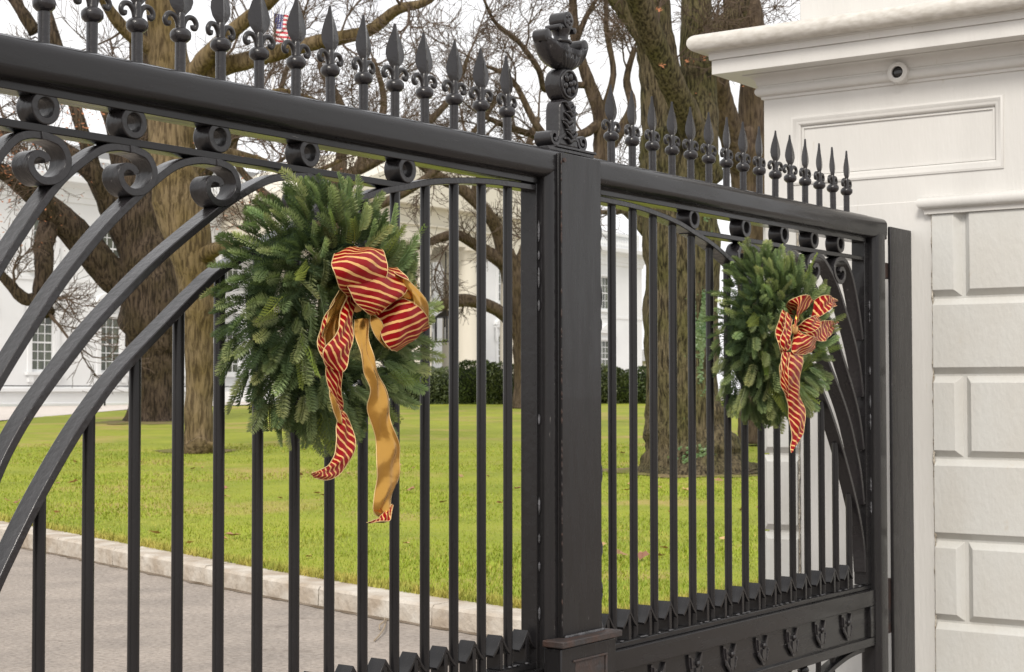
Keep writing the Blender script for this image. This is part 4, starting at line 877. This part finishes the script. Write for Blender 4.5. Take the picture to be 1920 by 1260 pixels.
T_['dark'] = make_tree('bare_tree', 'gnarled dark-barked tree with low crooked limbs before the left facade', M['bark_dark'],
    [(30.145, 35.566, 0.6807, 0.9213), (30.136, 35.559, 1.026, 0.7568), (30.131, 35.513, 1.93, 0.7239), (30.142, 35.439, 2.917, 0.8226), (30.096, 35.446, 3.903, 1.004), (30.031, 35.478, 4.89, 1.036), (29.908, 35.591, 5.876, 0.9048), (29.746, 35.758, 6.863, 0.7897), (29.595, 35.891, 8.179, 0.691), (29.675, 35.703, 9.494, 0.5758), (29.707, 35.562, 11.138, 0.4606), (29.585, 35.634, 12.782, 0.329)],
    [[(29.886, 35.699, 4.561, 0.5758), (29.072, 36.109, 5.192, 0.5386), (28.356, 36.372, 5.974, 0.502), (27.697, 36.563, 6.662, 0.4659), (27.049, 36.75, 7.148, 0.4303), (26.5, 36.8, 7.61, 0.3477), (25.865, 36.972, 8.032, 0.2665), (24.931, 37.22, 8.418, 0.1858)],
     [(29.701, 35.868, 6.041, 0.4935), (29.018, 36.068, 7.149, 0.4081), (28.389, 36.193, 8.239, 0.3401), (27.637, 36.518, 8.83, 0.2731), (26.801, 36.961, 9.41, 0.2072), (25.894, 37.53, 9.506, 0.1423)],
     [(27.279, 36.788, 6.883, 0.352), (26.889, 36.684, 6.206, 0.3015), (26.639, 36.405, 5.225, 0.2676), (26.476, 36.335, 4.427, 0.2352), (26.505, 35.978, 3.979, 0.203)],
     [(26.494, 36.309, 4.427, 0.2038), (26.074, 36.552, 4.416, 0.1874), (25.661, 36.756, 4.872, 0.1555), (25.192, 37.03, 5.478, 0.1239)],
     [(29.814, 35.644, 7.192, 0.4442), (29.394, 36.151, 8.508, 0.329), (29.214, 36.324, 9.824, 0.2632), (28.842, 36.764, 11.139, 0.1974), (28.243, 37.548, 11.963, 0.1316), (27.635, 38.325, 13.114, 0.08226)],
     [(29.673, 35.743, 8.836, 0.329), (30.3, 35.487, 10.052, 0.2819), (31.029, 35.086, 11.286, 0.2005), (31.83, 34.263, 12.16, 0.1342)],
     [(30.024, 35.391, 6.534, 0.4113), (30.658, 35.135, 7.566, 0.2985), (31.399, 34.738, 8.446, 0.2172), (32.09, 34.04, 9.812, 0.151), (32.737, 33.753, 11.057, 0.1014)],
     [(27.064, 37.438, 12.567, 0.2097), (26.801, 37.765, 13.212, 0.1774), (26.501, 38.144, 13.858, 0.129)],
     [(28.389, 36.193, 8.239, 0.2429), (27.93, 36.395, 9.826, 0.1935), (27.384, 36.993, 12.567, 0.1613), (27.165, 37.231, 13.695, 0.129)]],
    M['twig'], 9, twn=1.15, twL=1.8, mi=.0085, flare=(.6, .15), tw_r=.05)
T_['elm'] = make_tree('bare_tree', 'massive ridged elm trunk with flared roots and ivy behind the right leaf', M['bark_elm'],
    [(19.229, 10.33, 0.2281, 1.105), (19.216, 10.342, 0.3429, 0.9811), (19.206, 10.346, 0.5019, 0.8662), (19.179, 10.37, 0.7316, 0.7778), (19.139, 10.406, 1.085, 0.6894), (19.083, 10.452, 1.615, 0.6187), (19.049, 10.448, 2.498, 0.601), (19.019, 10.437, 3.382, 0.601), (18.985, 10.433, 4.265, 0.6275), (18.945, 10.447, 4.972, 0.6541), (18.92, 10.45, 5.502, 0.6452), (18.865, 10.496, 6.032, 0.5303)],
    [[(18.97, 10.561, 5.339, 0.4879), (18.96, 10.694, 6.242, 0.4095), (18.868, 10.769, 7.132, 0.3472), (18.817, 10.809, 7.666, 0.3116), (18.767, 10.837, 8.378, 0.2671), (18.706, 10.869, 9.268, 0.1781)],
     [(19, 10.013, 5.21, 0.351), (18.585, 9.878, 5.676, 0.2594), (18.123, 9.81, 6.085, 0.2214), (17.636, 9.78, 6.479, 0.2097), (17.13, 9.768, 6.982, 0.1982), (16.643, 9.731, 7.468, 0.187), (16.172, 9.677, 7.856, 0.152)],
     [(19.247, 10.353, 5.263, 0.4274), (19.449, 10.36, 6.185, 0.3497), (19.599, 10.439, 7.121, 0.2981), (19.741, 10.535, 7.978, 0.2729), (19.89, 10.614, 8.938, 0.2382)],
     [(18.72, 10.63, 7.181, 0.2033), (18.527, 10.872, 7.623, 0.1856), (18.363, 11.08, 7.976, 0.1679), (18.172, 11.324, 8.33, 0.1326), (17.907, 11.677, 8.595, 0.08839)],
     [(19.713, 10.276, 7.211, 0.2258), (19.814, 10.104, 7.752, 0.1987), (19.962, 9.876, 8.113, 0.1716), (20.045, 9.735, 8.564, 0.1265)],
     [(18.839, 10.971, 4.374, 0.1514), (18.846, 11.287, 4.663, 0.1166), (18.883, 11.574, 4.757, 0.06323), (18.727, 11.795, 4.685, 0.0271)]],
    M['twig'], 14, twn=.8, twL=1.1, mi=.005, flare=(.5, .12), sides=48, tw_r=.02)
T_['rear'] = make_tree('bare_tree', 'brown trunk with slanting limbs showing above the spears beside the cornice', M['bark_mid'],
    [(27.594, 13.419, 0.5579, 0.4877), (27.565, 13.411, 1.37, 0.4181), (27.474, 13.429, 3.227, 0.3832), (27.402, 13.433, 4.852, 0.3716), (27.35, 13.451, 5.781, 0.3948), (27.294, 13.482, 6.593, 0.4181), (27.238, 13.512, 7.406, 0.3252)],
    [[(27.3, 13.486, 6.361, 0.3252), (26.743, 13.538, 6.998, 0.2871), (26.237, 13.519, 7.619, 0.2612), (25.78, 13.433, 8.224, 0.2357), (25.369, 13.265, 9.147, 0.1997)],
     [(27.317, 13.456, 6.477, 0.3252), (27.306, 13.389, 7.87, 0.3019), (27.275, 13.365, 9.031, 0.2903), (27.202, 13.411, 9.959, 0.2787), (27.088, 13.515, 10.888, 0.2323)],
     [(27.251, 13.405, 8.915, 0.2555), (27.099, 13.581, 9.495, 0.2323), (27.002, 13.682, 10.075, 0.2206), (26.918, 13.764, 10.656, 0.1742)]],
    M['twig'], 17, twn=.9, twL=1.2, mi=.006)
T_['mid'] = make_tree('bare_tree', 'slender bare tree rising right of the gate finial with fine twigs', M['bark_mid'],
    [(31.992, 20.961, 1.426, 0.2981), (31.95, 20.893, 3.583, 0.2697), (31.921, 20.8, 5.852, 0.2413), (31.982, 20.632, 7.271, 0.2413), (32.119, 20.397, 8.036, 0.2342), (32.066, 20.41, 9.058, 0.1987), (31.886, 20.612, 9.866, 0.1703), (31.745, 20.772, 10.477, 0.1419), (31.641, 20.889, 10.973, 0.1277), (31.569, 20.923, 12.094, 0.1135), (31.504, 20.946, 13.229, 0.08516)],
    [[(32.099, 20.436, 7.838, 0.1845), (32.378, 20.006, 8.546, 0.1561), (32.906, 19.912, 9.324, 0.1289), (33.142, 20.223, 10.116, 0.1012), (33.415, 20.133, 11.024, 0.07258)],
     [(32.089, 20.392, 8.831, 0.1561), (31.506, 20.537, 8.485, 0.1266), (30.565, 20.832, 8.225, 0.104), (29.585, 21.494, 8.467, 0.08245), (28.776, 21.918, 8.744, 0.05445)],
     [(32.101, 20.366, 8.972, 0.1135), (32.253, 20.089, 10.107, 0.08516), (32.122, 20.203, 11.242, 0.07097), (32.079, 20.206, 12.235, 0.05677)],
     [(31.929, 20.556, 9.824, 0.09935), (31.349, 21.021, 9.787, 0.08477), (30.875, 21.346, 9.638, 0.08439), (30.435, 21.245, 10.094, 0.07665), (29.783, 21.429, 10.734, 0.06903), (29.111, 21.655, 11.115, 0.05471), (28.601, 21.65, 11.621, 0.03387)],
     [(31.649, 20.878, 10.959, 0.08516), (31.796, 20.632, 11.668, 0.07097), (32.025, 20.272, 12.377, 0.04258)],
     [(32.081, 20.457, 7.909, 0.1561), (30.907, 20.396, 7.559, 0.1248), (29.496, 20.596, 8.37, 0.09484), (29.068, 21.12, 9.59, 0.06774), (28.264, 21.533, 9.917, 0.04026)]],
    M['twig'], 23, twn=2.2, twL=1.3, mi=.0065)
T_['far'] = make_tree('bare_tree', 'bare tree with arching low limbs in front of the white portico', M['bark_mid'],
    [(49.093, 34.908, 1.04, 0.5535), (49.078, 34.896, 1.572, 0.4684), (49.043, 34.87, 2.849, 0.4471), (48.984, 34.878, 4.126, 0.4684), (48.85, 34.989, 5.403, 0.4897), (48.646, 35.209, 6.467, 0.4471), (48.424, 35.468, 7.318, 0.3832)],
    [[(48.51, 35.373, 6.892, 0.3619), (47.93, 35.422, 8.13, 0.2751), (47.294, 35.58, 8.827, 0.2524), (46.489, 35.971, 9.556, 0.2299), (45.55, 36.56, 10.09, 0.2077), (44.738, 36.97, 10.657, 0.1652), (43.806, 37.534, 11.422, 0.1026)],
     [(48.541, 35.343, 6.68, 0.3194), (47.783, 35.682, 7.179, 0.2539), (47.046, 35.999, 7.566, 0.2103), (46.352, 36.261, 7.844, 0.209), (45.557, 36.696, 7.599, 0.1662), (44.713, 37.211, 7.15, 0.08258)],
     [(48.946, 34.956, 3.7, 0.2981), (48.474, 35.219, 4.543, 0.2759), (47.705, 35.573, 5.053, 0.2532), (46.764, 36.181, 5.285, 0.2516), (46.025, 36.534, 5.118, 0.2292), (45.667, 36.702, 4.9, 0.1454)],
     [(48.714, 35.127, 6.254, 0.3194), (49.317, 34.898, 7.566, 0.2785), (49.722, 34.917, 9.324, 0.237), (49.649, 35.259, 11.075, 0.1729), (50.08, 34.898, 12.836, 0.1084)],
     [(47.26, 35.634, 8.722, 0.1893), (46.893, 35.752, 9.538, 0.1468), (46.987, 35.56, 10.586, 0.1048), (46.58, 36.04, 12.054, 0.0629)],
     [(48.862, 34.972, 5.402, 0.2555), (49.262, 34.341, 6.678, 0.2129), (49.849, 33.45, 7.954, 0.1703), (50.448, 32.568, 8.804, 0.1065), (51.069, 31.704, 8.803, 0.06387)]],
    M['twig'], 29, twn=.9, twL=2.0, mi=.0095, tw_r=.05)
T_['back'] = make_tree('bare_tree', 'distant bare tree behind the left spears with a wide web of twigs', M['bark_mid'],
    [(38.475, 35.966, 0.9342, 0.4303), (38.428, 35.883, 3.459, 0.3742), (38.423, 35.737, 6.076, 0.3368), (38.415, 35.637, 7.946, 0.3181), (38.561, 35.325, 9.816, 0.2432)],
    [[(38.415, 35.637, 7.946, 0.2245), (38.998, 34.717, 9.815, 0.1684), (39.384, 34.071, 11.684, 0.131), (39.12, 34.34, 13.367, 0.07484)],
     [(38.438, 35.584, 8.32, 0.2245), (37.687, 36.54, 9.817, 0.1684), (37.209, 37.116, 11.314, 0.131), (37.377, 36.774, 13.183, 0.07484)],
     [(38.472, 35.492, 9.068, 0.2245), (39.643, 33.798, 10.188, 0.1684), (40.69, 32.245, 11.869, 0.1123), (41.081, 31.602, 13.551, 0.05613)],
     [(38.561, 35.325, 9.816, 0.2058), (38.51, 35.286, 11.685, 0.1497), (38.032, 35.862, 13.182, 0.09355), (38.439, 35.231, 14.303, 0.05613)],
     [(38.431, 35.649, 7.385, 0.2058), (37.291, 37.179, 8.322, 0.1497), (36.376, 38.363, 9.819, 0.1123), (36.553, 38.028, 11.315, 0.07484)],
     [(38.425, 35.645, 7.572, 0.2058), (39.903, 33.526, 8.691, 0.1684), (40.955, 31.976, 10.185, 0.1123), (41.673, 30.878, 11.867, 0.07484)]],
    M['twig'], 37, twn=.75, twL=2.1, mi=.008, tw_r=.04)
# dry leaves still hanging on the left trees
def leaves(n, boxes, s0, m, root, name, seed):
    rg = random.Random(seed); mb = MB(); b0 = root.location
    for _ in range(n):
        c, rad = rg.choice(boxes); p = Vector(c)-b0 + Vector((rg.gauss(0, rad), rg.gauss(0, rad), rg.gauss(0, rad*.7)))
        a = Vector((rg.uniform(-1,1), rg.uniform(-1,1), rg.uniform(-1,1))).normalized(); b = a.orthogonal().normalized(); s_ = s0*rg.uniform(.5, 1.2)
        mb.add([p-a*s_, p+b*s_*.5, p+a*s_, p-b*s_*.5], [(0,1,2,3)])
    o = mb.build(name, m, root, fixn=False); o['kind'] = 'stuff'
leaves(900, [((25.425, 36.624, 6.87), 1.1), ((25.577, 36.35, 7.953), .9), ((26.622, 34.811, 9.421), .6), ((25.416, 36.519, 8.882), .6)], .055, M['dryleaf'], T_['dark'][0], 'dry_leaves', 3)
leaves(420, [((19.395, 21.056, 6.22), .7), ((19.221, 21.337, 5.562), .5), ((19.846, 20.436, 6.109), .6)], .035, M['dryleaf'], T_['pale'][0], 'dry_leaves', 4)
leaves(40, [((16.325, 9.2, 6.52), .02), ((16.27, 9.228, 7.345), .03), ((17.908, 9.376, 6.914), .03), ((17.763, 9.581, 6.856), .05), ((19.047, 9.515, 6.751), .4)], .035, M['dryleaf'], T_['elm'][0], 'dry_leaves', 5)
# ivy climbing the elm
rg = random.Random(6); mb = MB(); b0 = T_['elm'][0].location
for _ in range(2600):
    z = .35 + 4.6*rg.random()**.9; c = Vector((19.049, 10.448, 2.498)); a = PSI + PI + .18 + rg.gauss(.22, .14 if z > 1.3 else .28); rr = .60 + .02*rg.random() + (.18 if z < .8 else 0)
    if noise.noise(Vector((a*4, 0, z*1.3))) < -.12 and z > .9: continue
    p = Vector((c.x + rr*math.cos(a), c.y + rr*math.sin(a), z)) - b0; n_ = Vector((math.cos(a), math.sin(a), .3)); t1 = n_.orthogonal().normalized(); t1.rotate(Matrix.Rotation(rg.uniform(0, 6), 3, n_)); t2 = n_.cross(t1).normalized(); s_ = rg.uniform(.022, .045)
    mb.add([p-t1*s_, p+t2*s_*.8, p+t1*s_+n_*.02, p-t2*s_*.8], [(0,1,2,3)])
o = mb.build('ivy', M['ivy'], T_['elm'][0], fixn=False); o['kind'] = 'stuff'

def soil(c, r0, seed):
    rg = random.Random(seed); n = 48; vs = [(c[0], c[1], ground(c[0], c[1])+.02)]; fs = []
    for q in (.5, 1):
        for k in range(n):
            a = 2*PI*k/n; rr = r0*q*(1+.35*noise.noise(Vector((math.cos(a)*1.5, math.sin(a)*1.5, seed)))+.15*rg.uniform(-1, 1)*(q > .6)); x, y = c[0]+rr*math.cos(a), c[1]+rr*math.sin(a); vs.append((x, y, ground(x, y)+(.055 if q < 1 else .012)))
    for k in range(n): fs += [(0, 1+k, 1+(k+1) % n), (1+k, 1+n+k, 1+n+(k+1) % n, 1+(k+1) % n)]
    mb = MB(); mb.add(vs, fs); tag(mb.build('bare_soil', M['soil'], smooth=True), kind='structure')
soil((19.403, 10.417, 0.3336), 1.5, 1); soil((19.124, 21.961, 0.4509), .8, 2); soil((29.998, 35.356, 0.7507), 2.0, 3)
# ---------------------------------------------------------------- hedge bushes at the end of the lawn
def bush_mb(seed, r=1.4, h=1.9):
    rg = random.Random(seed); mb = MB()
    for _ in range(5200):
        a = rg.uniform(0, 2*PI); t = rg.random(); zz = h*t; prof = (1-(max(0, t-.35)/.68)**2.4)**.5 if t < 1 else 0
        lump = 1 + .22*noise.noise(Vector((math.cos(a)*1.6, math.sin(a)*1.6, zz*1.2+seed*5)))+.1*noise.noise(Vector((math.cos(a)*5, math.sin(a)*5, zz*4)))
        q = r*prof*lump*rg.uniform(.80, 1.0); p = Vector((q*math.cos(a), q*math.sin(a), zz*(1+.08*noise.noise(Vector((a*2, seed, 0))))))
        d = Vector((rg.uniform(-1,1), rg.uniform(-1,1), rg.uniform(-.3,1))).normalized(); b = d.orthogonal().normalized(); s_ = rg.uniform(.05, .10)
        mb.add([p-b*s_*.5, p+d*s_, p+b*s_*.5, p-d*s_*.3], [(0,1,2,3)])
    return mb
bp = []
bl = ['leftmost bush showing beside the wreath below the portico', 'dark rounded bush between the left leaf bars', 'tallest bush of the hedge before the portico', 'dark bush touching the far tree trunk', 'bush hidden mostly behind the left meeting stile', 'bush behind the cover plate of the gate', 'bush just right of the cover plate', 'green bush under the right house corner', 'low paler bush beside the elm trunk']
for k, (px, hh) in enumerate([(0,1.75),(1,1.7),(2,2.0),(3,1.9),(4,1.7),(5,1.8),(6,1.8),(7,1.6),(8,1.75)]):
    c = [(52.721, 43.068, 1.164), (53.417, 42.014, 1.163), (54.043, 41.058, 1.162), (54.593, 40.225, 1.161), (55.51, 38.839, 1.16), (56.291, 37.651, 1.159), (57.93, 36.931, 1.175), (58.512, 36.053, 1.175), (59.09, 35.173, 1.174)][k]
    if len(bp) < 4:
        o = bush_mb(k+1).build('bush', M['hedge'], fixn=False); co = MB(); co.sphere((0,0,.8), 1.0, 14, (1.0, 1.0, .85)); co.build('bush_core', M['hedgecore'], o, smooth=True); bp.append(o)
    else: o = dup(bp[k % 4])
    o.location = (c[0], c[1], ground(c[0], c[1])-.1); o.rotation_euler = (0, 0, k*1.3); s_ = hh/1.9; o.scale = (s_*.98, s_*.98, s_)
    tag(o, bl[k], 'bush', 'hedge bushes at the far edge of the lawn')

# ---------------------------------------------------------------- the white mansion
FY = 70.0; house = empty('mansion', (85, FY, .9), 'large white columned mansion with tall windows beyond the lawn', 'house')
def HB(mb, name, m, parent=None, **k):
    o = mb.build(name, m, parent or house, **k)
    if parent is None: o.location = (-85, -FY, -.9)
    return o
X0, X1 = 40.0, 116.0; WU = [53.3+4.74*k for k in range(-2, 13)]
holes = [(u-.78, u+.78, 2.85, 5.98) for u in WU] + [(u-.74, u+.74, 8.50, 11.22) for u in WU]
xs = sorted(set([X0, X1] + [h[0] for h in holes] + [h[1] for h in holes])); zs = [0, 2.85, 5.98, 8.50, 11.22, 13.4]
mb = MB()
for i in range(len(xs)-1):
    for j in range(len(zs)-1):
        cx, cz = (xs[i]+xs[i+1])/2, (zs[j]+zs[j+1])/2
        if any(h[0] < cx < h[1] and h[2] < cz < h[3] for h in holes): continue
        mb.add([(xs[i],FY,zs[j]),(xs[i+1],FY,zs[j]),(xs[i+1],FY,zs[j+1]),(xs[i],FY,zs[j+1])], [(0,1,2,3)])
mb.box(X0, X1, FY+.35, FY+26, 0, 13.4)
for a, b, c, d in holes:
    mb.add([(a,FY,c),(a,FY+.35,c),(a,FY+.35,d),(a,FY,d)], [(0,1,2,3)]); mb.add([(b,FY,c),(b,FY+.35,c),(b,FY+.35,d),(b,FY,d)], [(0,1,2,3)])
    mb.add([(a,FY,c),(b,FY,c),(b,FY+.35,c),(a,FY+.35,c)], [(0,1,2,3)]); mb.add([(a,FY,d),(b,FY,d),(b,FY+.35,d),(a,FY+.35,d)], [(0,1,2,3)])
for q in (X0, X1):  mb.box(q-.002 if q == X1 else q, q+.001 if q == X1 else q+.1, FY+.001, FY+.36, 0, 13.38)
HB(mb, 'wall', M['white'], fixn=False)
def hwrap(prof, name, m=M['white']):
    mb = MB(); vs = []
    for e, z in prof: vs += [(X0-e, FY-e, z), (X1+e, FY-e, z), (X1+e, FY+26+e, z), (X0-e, FY+26+e, z)]
    fs = [(4*p+k, 4*p+(k+1) % 4, 4*p+4+(k+1) % 4, 4*p+4+k) for p in range(len(prof)-1) for k in range(4)] + [(3,2,1,0), tuple(4*(len(prof)-1)+k for k in range(4))]
    mb.add(vs, fs); return HB(mb, name, m)
hwrap([(0,12.2),(.10,12.22),(.12,12.5),(.2,12.55),(.2,13.0),(.45,13.15),(.95,13.25),(.98,13.55),(.1,13.62)], 'cornice')
hwrap([(.02,1.72),(.14,1.74),(.14,1.92),(.02,1.95)], 'base_course'); hwrap([(.06,0),(.06,1.1),(.02,1.12)], 'plinth')
hwrap([(.01,7.78),(.06,7.8),(.06,8.0),(.01,8.02)], 'sill_course')
mb = MB(); mb.box(X0+.2, X1-.2, FY+.2, FY+.6, 13.6, 13.85); mb.box(X0+.2, X1-.2, FY+.2, FY+.6, 14.75, 14.95); mb.box(X1-.6, X1-.2, FY+.6, FY+25, 13.6, 13.85); mb.box(X1-.6, X1-.2, FY+.6, FY+25, 14.75, 14.95)
for k in range(20): mb.box(X0+.1+3.95*k, X0+.8+3.95*k, FY+.15, FY+.65, 13.6, 15.05)
HB(mb, 'balustrade', M['white'])
mb = MB()
for k in range(260): mb.lathe((X0+.6+.29*k, FY+.4, 13.85), [(.08,0),(.11,.25),(.06,.6),(.08,.9)], 6)
o = HB(mb, 'balusters', M['white']); o['kind'] = 'stuff'
mb = MB(); mb.box(X0+4, X1-4, FY+4, FY+22, 13.5, 16.2); HB(mb, 'roof', M['roof'])
for k, u in enumerate(WU):
    for lv, (c, d, hw) in enumerate(((2.85, 5.98, .78), (8.50, 11.22, .74))):
        w_ = MB(); w_.box(u-hw-.001, u-hw+.09, FY+.14, FY+.2, c, d); w_.box(u+hw-.09, u+hw+.001, FY+.14, FY+.2, c, d)
        w_.box(u-hw+.09, u+hw-.09, FY+.14, FY+.2, c, c+.1); w_.box(u-hw+.09, u+hw-.09, FY+.14, FY+.2, d-.1, d)
        w_.box(u-hw+.09, u+hw-.09, FY+.135, FY+.2, (c+d)/2-.045, (c+d)/2+.045)
        # surround, sill
        w_.box(u-hw-.28, u-hw-.002, FY-.09, FY+.01, c-.05, d+.22); w_.box(u+hw+.002, u+hw+.28, FY-.09, FY+.01, c-.05, d+.22); w_.box(u-hw-.002, u+hw+.002, FY-.088, FY+.01, d+.002, d+.219)
        w_.box(u-hw-.4, u+hw+.4, FY-.22, FY+.01, c-.22, c-.052)
        o = HB(w_, 'window', M['white'])
        p_ = MB(); p_.box(u-hw+.05, u+hw-.05, FY+.175, FY+.182, c+.05, d-.05); p_.build('pane', M['pane'], o)
        mt = MB()
        for q in (1, 2): x = u-hw+.09+(2*hw-.18)*q/3; mt.box(x-.022, x+.022, FY+.15, FY+.173, c+.1, d-.1)
        for q in (1, 2, 4, 5) if lv == 0 else (1, 3, 2): z = c+.1+(d-c-.2)*q/(6 if lv == 0 else 4); mt.box(u-hw+.09, u+hw-.09, FY+.148, FY+.174, z-.022, z+.022)
        mt.build('muntins', M['white'], o)
        if lv == 0:
            hd = MB(); hd.box(u-hw-.42, u+hw+.42, FY-.30, FY+.01, 6.55, 6.75)
            if k % 2 == 0: hd.prism([(u-hw-.5, 6.75), (u+hw+.5, 6.75), (u, 7.38)], FY-.32, FY+.01)
            else: hd.prism([(u-hw-.5, 6.75), (u+hw+.5, 6.75)] + [(u+(hw+.5)*math.cos(a), 6.75+.62*math.sin(a)) for a in [PI*q/10 for q in range(1, 10)]], FY-.32, FY+.01)
            hd.build('window_head', M['white'], o)
            for s_ in (-1, 1):
                cs = MB(); cs.box(u+s_*(hw+.29)-.12, u+s_*(hw+.29)+.12, FY-.2, FY-.092, 5.5, 6.549); cs.build('console', M['white'], o)
                cs = MB(); cs.box(u+s_*(hw+.1)-.16, u+s_*(hw+.1)+.16, FY-.16, FY+.01, 2.25, 2.628); cs.build('console', M['white'], o)
# portico
PYF = 60.0; px0, px1 = 66.6, 85.4
mb = MB(); mb.box(px0, px1, PYF-.6, PYF+.6, 10.75, 12.9); mb.box(px0, px0+1.2, PYF+.6, FY, 10.75, 12.9); mb.box(px1-1.2, px1, PYF+.6, FY, 10.75, 12.9); mb.box(px0+1.2, px1-1.2, PYF+.6, FY, 11.9, 12.8)
HB(mb, 'entablature', M['cream'])
mb = MB(); mb.box(px0-.8, px1+.8, PYF-1.3, FY-.02, 12.902, 13.5); mb.box(px0-.15, px1+.15, PYF-.75, FY-.03, 11.75, 11.86); HB(mb, 'portico_cornice', M['cream'])
mb = MB(); mb.prism([(px0-.8, 13.502), (px1+.8, 13.502), ((px0+px1)/2, 17.3)], PYF-1.2, FY+2); HB(mb, 'pediment', M['cream'])
mb = MB(); mb.box(px0-.3, px1+.3, PYF-1, FY-.1, 0, 1.75); HB(mb, 'portico_floor', M['white'])
for x, y in [(68.9,PYF),(73.5,PYF),(78.2,PYF),(83.0,PYF),(68.9,PYF+4.8),(83.0,PYF+4.8)]:
    mb = MB(); mb.lathe((x, y, 1.75), [(.95,0),(.95,.2),(.85,.22),(.88,.4),(.74,.45),(.74,3),(.70,6),(.62,8.2),(.66,8.25),(.70,8.3),(.80,8.6),(.88,8.8)], 24); mb.box(x-.92, x+.92, y-.92, y+.92, 10.551, 10.749)
    HB(mb, 'column', M['cream'], smooth=True, autosm=True)
for x in (71.4, 80.6):
    mb = MB(); mb.box(x-.45, x+.45, FY-.3, FY-.001, 1.75, 10.74); HB(mb, 'pilaster', M['cream'])
lan = empty('hanging_lantern', (78.63, 62, 4.945), 'black hanging lantern in the portico of the white mansion', 'lantern')
b_ = Vector((78.63, 62, 4.945))
mb = MB()
for sx in (-.45, .45):
    for sy in (-.45, .45): mb.box(sx-.05, sx+.05, sy-.05, sy+.05, 0, 1.5)
mb.box(-.55,.55,-.55,.55,-.08,.02); mb.box(-.55,.55,-.55,.55,1.48,1.58); mb.add([(-.5,-.5,1.58),(.5,-.5,1.58),(.5,.5,1.58),(-.5,.5,1.58),(0,0,2.1)], [(0,1,4),(1,2,4),(2,3,4),(3,0,4)])
mb.box(-.03,.03,-.03,.03,2.0,10.7-b_.z); mb.build('lantern_frame', M['dark'], lan)
mb = MB(); mb.lathe((0,0,.1), [(.1,0),(.1,.8)], 8); mb.build('candle', M['white'], lan)
# flag on the roof
fp = (77.235, 76, 28.304)
fl = empty('flagpole', (fp[0], 76, 16), 'flagpole with a striped flag above the mansion roof', 'flagpole')
mb = MB(); mb.lathe((0,0,0), [(.10,0),(.06,fp[2]-15.6)], 10); mb.build('pole', M['pole'], fl, smooth=True)
zt = fp[2]-16.3; vs = []; uv = []; NA, NB = 20, 8
for i in range(NA+1):
    for j in range(NB+1):
        u, v = i/NA, j/NB; vs.append((.08+2.0*u, .30*math.sin(u*7+v), zt - 1.9*(1-v) - .75*u*u - .12*math.sin(u*6))); uv.append((u, v))
me = bpy.data.meshes.new('flag'); me.from_pydata(vs, [], [(i*(NB+1)+j, (i+1)*(NB+1)+j, (i+1)*(NB+1)+j+1, i*(NB+1)+j+1) for i in range(NA) for j in range(NB)]); me.materials.append(M['flag'])
ul = me.uv_layers.new(name='UVMap')
for lp in me.loops: ul.data[lp.index].uv = uv[lp.vertex_index]
me.polygons.foreach_set('use_smooth', [True]*len(me.polygons)); link(bpy.data.objects.new('flag', me), fl)
# pale path before the house and its thin railing
pa, pb = (27.919, 40.078, 0.7699), (40.423, 48.429, 0.9623)
mb = MB(); mb.add([(pa[0]-22,pa[1]-14,ground(pa[0],pa[1])+.03),(pa[0],pa[1],ground(pa[0],pa[1])+.03),(pb[0],pb[1],ground(pb[0],pb[1])+.03),(pb[0]+22,pb[1]+8,ground(pb[0],pb[1])+.03),(95,FY-.3,1.0),(pa[0]-20,FY-.3,.90)], [(0,1,2,3,4,5)])
tag(mb.build('path', M['pave'], fixn=False), kind='structure')
vs = []; fs = []
for j in range(24):
    for i in range(40):
        x = 38 + 92*i/39; yl = 46.9 + (x-39)*(-.0) if x < 54 else max(38.5, 46.9 - (x-54)*.75); yl = max(yl, 47.5 if x < 54 else yl) + 1.2; y = yl + (69.6-yl)*j/23; vs.append((x, y, ground(x, y)+.035))
for j in range(23):
    for i in range(39): a = j*40+i; fs.append((a, a+1, a+41, a+40))
mb = MB(); mb.add(vs, fs); tag(mb.build('house_drive', M['pave']), kind='structure')
ra = empty('railing', (48, 66, .9), 'thin dark metal railing in front of the left facade', 'railing')
for k in range(7):
    mb = MB(); mb.box(-.035,.035,-.035,.035,0,1.15); o = mb.build('railing_post', M['iron'], ra); o.location = (4.2*k-2.2, 0, 0)
mb = MB(); mb.box(-2.2, 23, -.025, .025, 1.10, 1.15); mb.build('handrail', M['iron'], ra)
# small far house at the right
fh = empty('distant_house', (141.3, 84.776, 3.63), 'pale distant building seen between the right bars beside the mansion', 'house')
b_ = Vector((141.3, 84.776, 3.63))
mb = MB(); mb.box(-3,7,-4,4,-1.5,1.2); mb.build('wall', M['pave'], fh)
mb = MB(); mb.prism([(-3.4,1.2),(7.4,1.2),(6.2,2.4),(-2.2,2.4)], -4.3, 4.3); mb.build('roof', M['roof'], fh)
